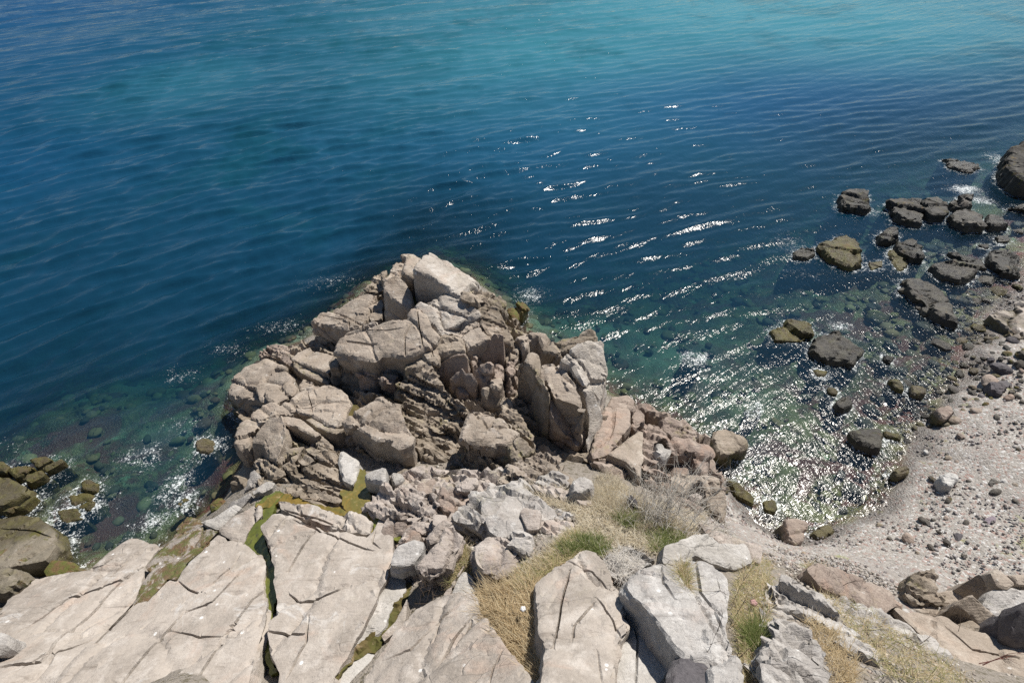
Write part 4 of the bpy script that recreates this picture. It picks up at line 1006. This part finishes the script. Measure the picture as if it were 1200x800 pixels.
scatter('shallows_cobble', 'cobble half awash in the glittering shallows', 'cobble', 'cobbles awash in the shallows',
        "1020,300 1200,260 1200,340 1150,360 1110,390 1090,440 1050,480 1020,540 990,600 960,600 1000,520 1040,440 980,440 1020,400", 115, .05, .22, (6, 6, 0, 1), sink=.35, seed=2)
scatter('gravel_cobble', 'cobble lying on the open gravel', 'cobble', 'cobbles scattered on the gravel',
        "1075,540 1110,495 1200,470 1200,660 1140,660 1090,650 1000,650 930,650 1000,630 1060,600", 42, .03, .08, (0, 4, 5, 5, 7, 2), seed=3)
scatter('rubble_stone', 'loose stone in the rubble gully behind the slabs', 'stone', 'loose stones in the rubble gully',
        "440,545 520,540 560,560 545,600 530,640 500,640 480,615 440,600 455,570", 40, .03, .09, (2, 7, 5, 7), seed=4)

# gravel pebbles (nobody could count them): one mesh
def pebble_mesh(name, mat, P, R, base, squash, seed, lab=None):
    lr = np.random.default_rng(seed); V0, F0 = base; n = len(P); nv = len(V0)
    ang = lr.uniform(0, 6.28, n); ca, sa = np.cos(ang), np.sin(ang)
    S = np.stack([R, R * lr.uniform(.6, 1, n), R * lr.uniform(*squash, n)], 1)
    V = V0[None] * S[:, None] * (1 + lr.uniform(-.18, .18, (n, nv, 1)))
    V = np.stack([V[..., 0] * ca[:, None] - V[..., 1] * sa[:, None], V[..., 0] * sa[:, None] + V[..., 1] * ca[:, None], V[..., 2]], -1) + P[:, None]
    F = (F0[None] + (np.arange(n) * nv)[:, None, None]).reshape(-1, F0.shape[1])
    tone = np.repeat(lr.random(n), nv)
    o = add_mesh(name, V.reshape(-1, 3), F, mat, None, False, None, {'tone': tone})
    return tag(o, lab, 'gravel' if 'gravel' in name else 'stones', None, 'stuff')
def tone_mat(name, stops, rough=.8, bump=.01):
    m, nt = mat_new(name); t = NT(nt)
    a = t.n('Attribute'); a.attribute_name = 'tone'
    cr = t.n('ValToRGB'); t.l(a.outputs['Fac'], cr.inputs[0]); cr.color_ramp.interpolation = 'CONSTANT'
    el = cr.color_ramp.elements
    for i, (p, c) in enumerate(stops):
        e = el[i] if i < 2 else el.new(p)
        e.position = p; e.color = (*c, 1)
    geo = t.n('NewGeometry')
    n1 = t.noise(geo.outputs['Position'], 30, 4, .7)
    col = t.mix(t.math('MULTIPLY', t.ramp(n1, .4, .7), .45), cr.outputs[0], tuple(x * .45 for x in stops[0][1]))
    bs = t.n('BsdfPrincipled'); t.l(col, bs.inputs['Base Color']); bs.inputs['Roughness'].default_value = rough
    bp = t.n('Bump'); bp.inputs['Distance'].default_value = bump; bp.inputs['Strength'].default_value = .6
    t.l(n1, bp.inputs['Height']); t.l(bp.outputs[0], bs.inputs['Normal'])
    o = t.n('OutputMaterial'); t.l(bs.outputs[0], o.inputs[0]); return m
peb = tone_mat('gravel_pebbles', [(0, (.17, .15, .145)), (.25, (.27, .25, .24)), (.45, (.17, .16, .15)), (.6, (.33, .30, .285)), (.75, (.22, .175, .155)), (.88, (.36, .34, .32)), (.94, (.12, .115, .11))])
sbd = tone_mat('sea_bed_boulders', [(0, (.06, .055, .03)), (.2, (.13, .12, .04)), (.4, (.09, .05, .03)), (.55, (.17, .13, .06)), (.7, (.04, .035, .025)), (.82, (.16, .13, .07)), (.93, (.22, .20, .10))])
lr = np.random.default_rng(5)
N = 26000
q = np.c_[lr.uniform(2.0, 10.5, N), lr.uniform(2.0, 11, N)]
zq = terrain(q[:, 0], q[:, 1])
keep = (zq > -.12) & (zq < 1.5) & (q[:, 0] > 2.2 + .3 * np.sin(q[:, 1] * 3))
q, zq = q[keep], zq[keep]
R = .007 * 3.6 ** (lr.random(len(q)) ** 2.0)
pebble_mesh('beach_gravel', peb, np.c_[q, zq + R * .25], R * 1.15, I1, (.45, .8), 6, 'pinkish grey gravel of the small beach')
# boulders and cobbles on the sea bed, joined
N = 4200
q = np.c_[lr.uniform(-9, 12, N), lr.uniform(1.5, 15, N)]
zq = terrain(q[:, 0], q[:, 1]); keep = (zq < -.05) & (zq > -1.3) & (fbm(np.c_[q * .9, q[:, 0] * 0], 3) > -.25 + .5 * (lr.random(N) - .5))
q, zq = q[keep], zq[keep]
R = .045 * 3.6 ** (lr.random(len(q)) ** 1.6); R = np.minimum(R, np.maximum(.04, -zq * .8))
pebble_mesh('sea_bed_stones', sbd, np.c_[q, zq - R * .05], R, I2, (.25, .55), 8, 'weedy stones lying on the shallow sea bed')

# angular rock chips lying on bare ground between the slabs
def chips(name, lab, poly, n, rr, seed):
    q = patch_px(poly, n, seed); lr = np.random.default_rng(seed); R = rr[0] * (rr[1] / rr[0]) ** (lr.random(n) ** 1.8)
    P = on_ground(q[:, 0], q[:, 1], 0.0); P[:, 2] = terrain(P[:, 0], P[:, 1]) + R * .3 + .01
    return pebble_mesh(name, chipm, P, R, I1, (.35, .7), seed, lab)
def patch_px(poly, n, seed):
    lr = np.random.default_rng(seed); pp = poly_pts(poly); out = np.zeros((0, 2))
    while len(out) < n:
        q = np.c_[lr.uniform(pp[:, 0].min(), pp[:, 0].max(), n), lr.uniform(pp[:, 1].min(), pp[:, 1].max(), n)]
        out = np.concatenate([out, q[inside(q, pp)]])
    return out[:n]
chipm = tone_mat('rock_chips', [(0, (.30, .265, .225)), (.3, (.40, .36, .31)), (.5, (.22, .19, .16)), (.7, (.46, .43, .39)), (.85, (.33, .27, .225)), (.95, (.15, .13, .11))])
chips('rock_debris', 'loose rock chips on the saddle between slabs and outcrop', "430,560 500,540 620,540 700,570 780,600 840,620 780,650 700,640 620,690 540,690 470,690 440,640", 4000, (.006, .035), 31)
chips('rock_debris', 'loose rock chips on the ground around the lower right rocks', "860,640 900,650 1000,690 1060,720 1200,740 1230,830 860,830", 1800, (.006, .025), 32)
chips('rock_debris', 'rock chips washed up along the outcrop foot above the gravel', "780,600 845,600 900,630 990,655 1060,690 1020,720 900,680 820,650", 2000, (.006, .022), 33)

# ------------------------------------------------------------------ pools with green and ochre algae
def pool_mat(name, c1, c2, c3, gloss=.06, coat=.5):
    m, nt = mat_new(name); t = NT(nt)
    geo = t.n('NewGeometry'); P = geo.outputs['Position']
    col = t.mix(t.ramp(t.noise(P, 4, 6, .75, .6), .38, .62), c1, c2)
    col = t.mix(t.ramp(t.noise(P, 9, 5, .7, .4), .55, .68), col, c3)
    col = t.mix(t.math('MULTIPLY', t.ramp(t.noise(P, 30, 4, .7), .5, .7), .4), col, tuple(x * .4 for x in c1))
    bs = t.n('BsdfPrincipled'); t.l(col, bs.inputs['Base Color']); bs.inputs['Roughness'].default_value = .75
    bs.inputs['Coat Weight'].default_value = coat; bs.inputs['Specular IOR Level'].default_value = .15 + coat * .5; bs.inputs['Coat Roughness'].default_value = gloss
    bp = t.n('Bump'); bp.inputs['Distance'].default_value = .012; bp.inputs['Strength'].default_value = .4
    t.l(t.noise(P, 20, 5, .7), bp.inputs['Height']); t.l(bp.outputs[0], bs.inputs['Normal'])
    o = t.n('OutputMaterial'); t.l(bs.outputs[0], o.inputs[0]); return m
pm_g = pool_mat('green_algae_pool', (.085, .10, .010), (.13, .14, .018), (.055, .05, .015))
pm_o = pool_mat('ochre_algae_pool', (.19, .125, .018), (.11, .10, .018), (.30, .22, .10))
pm_d = pool_mat('brown_moss', (.10, .075, .03), (.07, .07, .02), (.20, .15, .09), .5, 0)
def pool(name, lab, poly, anchors, mat, cat='pool'):
    A = [tuple(map(float, s.split(','))) for s in anchors.split()]; zf = zfit(A)
    pp = poly_pts(poly); pp = np.stack([pp * .8 + np.roll(pp, -1, 0) * .2, pp * .2 + np.roll(pp, -1, 0) * .8], 1).reshape(-1, 2); pp = resample(pp, 2.5); pp = pp + 2.6 * np.stack([fbm(np.c_[pp * .12, pp[:, 0] * 0 + 4], 3), fbm(np.c_[pp * .12, pp[:, 0] * 0 + 9], 3)], 1); w = at(pp[:, 0], pp[:, 1], np.full(len(pp), A[0][2]))
    for _ in range(12): w = at(pp[:, 0], pp[:, 1], .5 * w[:, 2] + .5 * zf(w[:, 0], w[:, 1]))
    lo, hi = w[:, :2].min(0), w[:, :2].max(0)
    gx_, gy_ = np.meshgrid(np.arange(lo[0], hi[0], .03), np.arange(lo[1], hi[1], .03)); G = np.c_[gx_.ravel(), gy_.ravel()]
    G = G[inside(G, w[:, :2])]; 
    if len(G): G = G[seg_dist(G, w[:, :2], True) > .02]
    r = delaunay_2d_cdt([Vector(p) for p in np.concatenate([w[:, :2], G])], [], [list(range(len(w)))], 1, 1e-6)
    V2 = np.array([tuple(v) for v in r[0]]); z = zf(V2[:, 0], V2[:, 1]) - .035 + (.008 if cat == 'pool' else .05) * fbm(np.c_[V2 * 6, V2[:, 0] * 0], 4, .6)
    nV = len(V2); V = np.concatenate([np.c_[V2, z], np.c_[V2, z - .25]])
    F = [list(f) for f in r[2]]; ec = {}
    for f in F:
        for a, b in zip(f, f[1:] + f[:1]): ec[(a, b)] = 1
    side = [[b, a, a + nV, b + nV] for (a, b) in ec if (b, a) not in ec]
    F = F + [[v + nV for v in f[::-1]] for f in F] + side
    o = add_mesh(name, V, F, mat, None, False); tag(o, lab, cat); return o
pool('algae_pool', 'long bright green algae channel between the two big slabs', "296,590 310,580 325,572 333,575 329,582 322,588 320,600 308,614 306,622 315,650 321,665 323,700 314,738 316,765 324,785 316,790 308,760 306,720 308,690 306,655 296,642 284,638 288,625 296,612 308,603 306,592 ", "300,600,1.06 305,640,1.18 318,700,1.5 318,780,1.72", pm_g)
pool('ochre_pool', 'ochre algae pool beside the white angular boulder', "414,550 430,548 434,575 434,592 448,606 444,622 436,622 428,608 408,598 402,588 396,572 410,574 416,566", "420,560,1.13 440,610,1.38 400,580,1.18", pm_o)
pool('ochre_pool', 'thin ochre trickle running along the layered steps', "296,592 312,582 326,574 345,580 366,588 392,592 410,598 428,604 426,609 394,601 360,592 330,584 312,594", "300,590,1.07 420,604,1.36", pm_o)
pool('algae_pool', 'small green pool at the pointed head of the big slab', "436,606 448,604 468,614 470,628 462,634 456,618 446,612 438,622", "445,610,1.42 465,625,1.5", pm_g)
pool('moss_strip', 'brown mossy strip filling the crack beside the white slab', "470,680 482,680 480,700 468,712 460,735 452,745 440,765 430,762 405,778 396,792 385,820 378,820 392,790 412,756 440,740 452,722 458,710 474,696", "475,690,1.62 435,755,1.82 390,810,2.0", pm_d, 'moss')
pool('moss_strip', 'mossy line between the central slab and the white slab', "448,690 456,672 462,655 462,676 450,700 436,722 418,745 414,757 404,762 425,728", "455,675,1.52 415,755,1.86", pm_d, 'moss')
pool('algae_patch', 'yellow-green puddle in the shadow under the overhanging block', "404,478 416,470 426,482 415,490 404,488", "415,480,.93", pm_d, 'pool')
pool('algae_patch', 'green moss in the hollow under the summit rock', "484,346 496,346 492,355 486,356", "490,350,1.4", pm_g, 'moss')

# ------------------------------------------------------------------ grass and plants
def grass_mat(name, stops):
    m, nt = mat_new(name); t = NT(nt)
    a = t.n('Attribute'); a.attribute_name = 'tone'
    cr = t.n('ValToRGB'); t.l(a.outputs['Fac'], cr.inputs[0]); el = cr.color_ramp.elements
    for i, (p, c) in enumerate(stops):
        e = el[i] if i < 2 else el.new(p)
        e.position = p; e.color = (*c, 1)
    bs = t.n('BsdfPrincipled'); t.l(cr.outputs[0], bs.inputs['Base Color']); bs.inputs['Roughness'].default_value = .7
    tl = t.n('BsdfTranslucent'); t.l(cr.outputs[0], tl.inputs[0])
    ms = t.n('MixShader'); ms.inputs[0].default_value = .5; t.l(bs.outputs[0], ms.inputs[1]); t.l(tl.outputs[0], ms.inputs[2])
    o = t.n('OutputMaterial'); t.l(ms.outputs[0], o.inputs[0]); return m
gm_dry = grass_mat('dry_grass', [(0, (.46, .39, .27)), (.35, (.64, .57, .43)), (.75, (.74, .69, .56)), (1, (.33, .25, .16))])
gm_brown = grass_mat('matted_brown_grass', [(0, (.42, .31, .17)), (.4, (.58, .46, .28)), (.75, (.70, .60, .40)), (1, (.22, .15, .08))])
gm_green = grass_mat('green_grass', [(0, (.12, .16, .04)), (.5, (.19, .24, .07)), (1, (.34, .33, .15))])
gm_mix = grass_mat('mixed_grass', [(0, (.20, .23, .07)), (.3, (.42, .38, .18)), (.55, (.66, .57, .38)), (1, (.46, .34, .20))])
gm_twig = grass_mat('pale_twigs', [(0, (.68, .64, .58)), (.7, (.80, .77, .71)), (1, (.50, .44, .38))])
gm_red = grass_mat('red_twig', [(0, (.16, .05, .04)), (1, (.22, .08, .06))])
gm_dark = grass_mat('dark_twig', [(0, (.12, .085, .06)), (1, (.2, .15, .11))])
def blades(name, lab, cat, mat, P, L, lean, width, seed, curl=.6, seg=4, wind=(0, 0), kind='stuff'):
    lr = np.random.default_rng(seed); n = len(P)
    az = lr.uniform(0, 6.28, n); ln = np.abs(lr.normal(lean[0], lean[1], n))
    d = np.stack([np.cos(az) * np.sin(ln) + wind[0], np.sin(az) * np.sin(ln) + wind[1], np.cos(ln)], 1); d /= np.linalg.norm(d, axis=1)[:, None]
    side = np.cross(d, [0, 0, 1.0]) + 1e-3; side /= np.linalg.norm(side, axis=1)[:, None]
    rr = lr.normal(size=(n, 1)) * .6; side = side + np.cross(d, side) * rr; side /= np.linalg.norm(side, axis=1)[:, None]
    bend = np.stack([np.cos(az + lr.normal(size=n)), np.sin(az + lr.normal(size=n)), -lr.uniform(.2, 1.0, n)], 1) * curl
    ll = L * lr.uniform(.5, 1.15, n); V = []
    for s in range(seg + 1):
        f = s / seg
        c = P + d * (ll * f)[:, None] + bend * (ll * f * f * .6)[:, None]
        w = width * (1 - .85 * f) * .5
        V += [c - side * w, c + side * w]
    V = np.stack(V, 1).reshape(-1, 3); k = 2 * (seg + 1)
    f0 = np.array([[2 * s, 2 * s + 1, 2 * s + 3, 2 * s + 2] for s in range(seg)])
    F = (f0[None] + (np.arange(n) * k)[:, None, None]).reshape(-1, 4)
    o = add_mesh(name, V, F, mat, None, True, None, {'tone': np.repeat(lr.random(n), k)})
    return tag(o, lab, cat, None, kind)
def patch_pts(poly, n, seed, dz=0.05, clump=0.5):
    lr = np.random.default_rng(seed); pp = poly_pts(poly); out = []
    while len(out) < n:
        q = np.c_[lr.uniform(pp[:, 0].min(), pp[:, 0].max(), n * 2), lr.uniform(pp[:, 1].min(), pp[:, 1].max(), n * 2)]
        q = q[inside(q, pp)]
        v = gnoise(np.c_[q * .07, q[:, 0] * 0 + seed])
        q = q[(v > (clump - 1) * .5) | (lr.random(len(q)) < .25)]
        out += q.tolist()
    q = np.array(out[:n]); return on_ground(q[:, 0], q[:, 1], dz)
VS = "598,572 640,562 668,578 690,582 720,556 745,580 800,598 830,600 815,630 790,645 770,650 735,634 705,652 682,642 655,652 640,664 622,690 604,688 625,655 660,625 680,612 672,600 640,590 608,580"
blades('dry_grass', 'straw-coloured dry grass on the saddle between the slabs and outcrop', 'grass', gm_dry, patch_pts(VS, 11500, 1, .05), .095, (1.05, .4), .0062, 1, .5, wind=(-.15, -.25))
blades('dry_grass', 'pale upright straw around the grey boulder in the grass', 'grass', gm_dry, patch_pts("695,560 715,555 735,575 760,595 800,612 760,622 720,606 692,590", 3200, 2, .06), .17, (.45, .3), .0045, 2, .4, wind=(-.1, -.1))
blades('matted_grass', 'brown matted dead grass between the two foreground slabs', 'grass', gm_brown, patch_pts("562,690 585,682 610,684 634,682 632,715 638,745 648,762 640,805 624,800 600,770 575,740 558,712", 6000, 3, .06, .9), .14, (1.4, .25), .0058, 3, .9)
blades('matted_grass', 'brown matted grass under the square pitted boulder', 'grass', gm_mix, patch_pts("600,684 612,664 640,652 672,622 690,640 660,660 636,676 628,690 606,694", 3500, 14, .06), .09, (1.2, .3), .0055, 14, .6)
blades('green_tuft', 'bright green grass tufts behind the pointed slab', 'grass', gm_green, patch_pts("652,640 676,628 705,630 718,640 700,650 682,642 662,650", 1500, 4, .07), .09, (.6, .3), .006, 4)
blades('green_tuft', 'green grass clump below the pale bare shrub', 'grass', gm_green, patch_pts("755,625 785,618 805,628 790,645 765,645", 900, 5, .07), .09, (.6, .3), .006, 5)
blades('green_tuft', 'few green blades left of the dark stone in the straw', 'grass', gm_green, patch_pts("718,606 745,602 760,612 735,618", 500, 15, .07), .12, (.6, .3), .006, 15)
blades('mixed_grass', 'mixed green and dry grass strip right of the white streaked rock', 'grass', gm_mix, patch_pts("862,680 884,648 905,660 903,700 898,750 899,806 872,806 868,760 858,720", 2600, 6, .08), .10, (1.0, .4), .005, 6)
blades('green_tuft', 'vivid green tuft in the grass strip right of the streaked rock', 'grass', gm_green, patch_pts("872,735 892,730 892,760 876,764", 600, 16, .10), .15, (.5, .3), .006, 16)
blades('mixed_grass', 'mossy dry grass band crossing the grey bedrock, lower right', 'grass', gm_mix, patch_pts("950,690 970,697 1000,705 1040,732 1090,762 1128,790 1145,808 1085,808 1040,790 1004,755 985,722", 1500, 7, .16), .10, (.9, .4), .0045, 7)
blades('matted_grass', 'reddish brown dry grass at the bottom edge of the grey bedrock', 'grass', gm_brown, patch_pts("940,720 970,735 1000,755 1010,806 975,806 968,765 950,742", 900, 8, .14), .10, (.9, .4), .0045, 8)
blades('mixed_grass', 'grass growing in the gap right of the leaning wedge boulder', 'grass', gm_mix, patch_pts("530,660 545,636 552,660 540,690 528,690", 900, 9, .1), .14, (.8, .4), .0045, 9)
blades('dry_grass', 'grey dry stems on the small rough rock behind the slabs', 'grass', gm_twig, patch_pts("705,656 730,640 752,650 745,670 725,682", 350, 10, .15), .12, (.9, .4), .004, 10)
blades('mixed_grass', 'reddish grass tuft in the crack of the white streaked rock', 'grass', gm_mix, patch_pts("792,664 802,660 808,680 806,696 798,690", 500, 11, .35), .12, (.8, .4), .0045, 11)
blades('mixed_grass', 'thin grass on the saddle edge by the white rock', 'grass', gm_mix, patch_pts("940,660 965,664 985,690 960,686", 500, 12, .08), .12, (.8, .4), .0045, 12)

def twigs(paths, mat, name, parent, r0):
    """tapered tubes, five-sided, joined: one mesh"""
    V, F, T = [], [], []
    for path, r in paths:
        path = np.array(path); n = len(path); b = len(V)
        tg = np.gradient(path, axis=0); tg /= np.linalg.norm(tg, axis=1)[:, None] + 1e-9
        u = np.cross(tg, [.3, .2, 1]); u /= np.linalg.norm(u, axis=1)[:, None] + 1e-9; v = np.cross(tg, u); tn = random.random()
        for i in range(n):
            for a in range(4):
                an = a * math.pi / 2; rad = r * (1 - .8 * i / (n - 1))
                V.append(path[i] + (u[i] * math.cos(an) + v[i] * math.sin(an)) * rad); T.append(tn)
        for i in range(n - 1):
            for a in range(4):
                F.append([b + i * 4 + a, b + i * 4 + (a + 1) % 4, b + (i + 1) * 4 + (a + 1) % 4, b + (i + 1) * 4 + a])
    return add_mesh(name, V, np.array(F), mat, parent, True, None if parent is None else np.array(parent.location), {'tone': np.array(T)})
def branch(p, d, L, r, lvl, out, lr, spread=.55, nb=(2, 4)):
    n = 6; path = [np.array(p)]; dd = np.array(d, float)
    for i in range(n - 1):
        dd = dd + lr.normal(size=3) * .10; dd /= np.linalg.norm(dd); path.append(path[-1] + dd * L / n)
    out.append((path, r))
    if lvl:
        for _ in range(lr.integers(*nb)):
            i = lr.integers(1, n - 1); e = dd + lr.normal(size=3) * spread; e /= np.linalg.norm(e)
            branch(path[i], e, L * lr.uniform(.5, .8), r * .6, lvl - 1, out, lr, spread, nb)
def shrub(name, lab, px, py, n, L, dirn, r, seed, mat, rad=.12, lvl=2, spread=.55, dz=0.0):
    lr = np.random.default_rng(seed); c = on_ground(np.array([px]), np.array([py]), dz)[0]
    e = empty(name, tuple(c), lab, 'shrub'); out = []
    for _ in range(n):
        d = np.array(dirn) + lr.normal(size=3) * [.5, .5, .3]; d /= np.linalg.norm(d)
        branch(c + lr.normal(size=3) * [rad, rad, .01], d, L * lr.uniform(.6, 1.1), r, lvl, out, lr, spread)
    o = twigs(out, mat, 'branch', e, r); o['kind'] = 'stuff'
    return e
shrub('bare_shrub', 'bare pale twiggy shrub spreading over the ledge by the straw grass', 782, 606, 60, .50, (.45, .35, .60), .0048, 3, gm_twig, .16, 2, .5, .20)
shrub('bare_shrub', 'low bare pale twigs right of the dark stone in the straw', 762, 600, 40, .42, (.0, .45, .8), .0045, 4, gm_twig, .12, 2, .5, .15)
shrub('dead_bramble', 'tangle of dead twigs in the hollow under the leaning wedge boulder', 505, 692, 22, .26, (.2, .2, .25), .0032, 5, gm_dark, .10, 1, .9, .18)
shrub('dead_bramble', 'thin dark upright twig beside the grass strip', 858, 720, 3, .4, (-.1, .1, 1), .003, 6, gm_dark, .03, 1, .4, .1)
shrub('red_bramble', 'arching red bramble stem at the lower right edge', 1150, 775, 2, .55, (.95, .05, .25), .0042, 7, gm_red, .02, 1, .35, .35)
shrub('dead_bramble', 'dry stems rising from the mossy grass band', 1040, 770, 14, .3, (.1, .2, .9), .0025, 8, gm_dark, .35, 1, .5, .05)
shrub('dead_bramble', 'thin arching dry stem over the brown slab', 975, 700, 3, .4, (-.5, .3, .7), .0028, 9, gm_dark, .05, 1, .4, .05)
shrub('dead_bramble', 'dry stems standing in the grass strip right of the streaked rock', 880, 790, 10, .32, (-.1, .25, .9), .0028, 10, gm_dark, .15, 1, .5, .05)

# small finds in the grass
def find(name, lab, cat, px, py, r, color, seed, dz):
    m = rock_material(name + '_surface', color, tuple(x * .6 for x in color), tuple(min(.8, x * 1.2) for x in color), 0, 0, 0, -5, .1, 0)
    p = on_ground(np.array([px]), np.array([py]), dz)[0]
    V = I3[0].copy(); a = np.arctan2(V[:, 1], V[:, 0]); V *= (1 + .12 * np.cos(5 * a + seed))[:, None]
    V[:, 2] *= .6; V[:, 2] -= .25 * np.exp(-(V[:, 0] ** 2 + V[:, 1] ** 2) * 6) * (V[:, 2] > 0)
    o = add_mesh(name, V * r + p, I3[1], m, None, True, p); return tag(o, lab, cat)
find('faded_pink_blossom', 'small faded pink blossom-like scrap lying in the grass strip', 'scrap', 883, 706, .028, (.50, .30, .28), 1, .14)
find('white_shell', 'small white shell on the brown matted grass', 'shell', 613, 713, .022, (.75, .74, .72), 2, .17)

# ------------------------------------------------------------------ foam where rocks meet the water
cell = .05; W_ = np.concatenate(WL); x0, y0 = -14.0, 0.0; nxc, nyc = 640, 480
gI = np.zeros((nyc, nxc)); ii = ((W_ - [x0, y0]) / cell).astype(int)
ok = (ii[:, 0] >= 0) & (ii[:, 0] < nxc) & (ii[:, 1] >= 0) & (ii[:, 1] < nyc); gI[ii[ok, 1], ii[ok, 0]] = 1
for _ in range(3):
    gI = np.maximum.reduce([gI, *[.72 * np.roll(np.roll(gI, a, 0), b, 1) for a in (-1, 0, 1) for b in (-1, 0, 1)]])
wp = np.c_[X.ravel(), Y.ravel()]; jj = np.clip(((wp - [x0, y0]) / cell).astype(int), 0, [nxc - 1, nyc - 1])
fo = np.maximum(foam, .78 * gI[jj[:, 1], jj[:, 0]])
sea.data.attributes['foam'].data.foreach_set('value', fo)
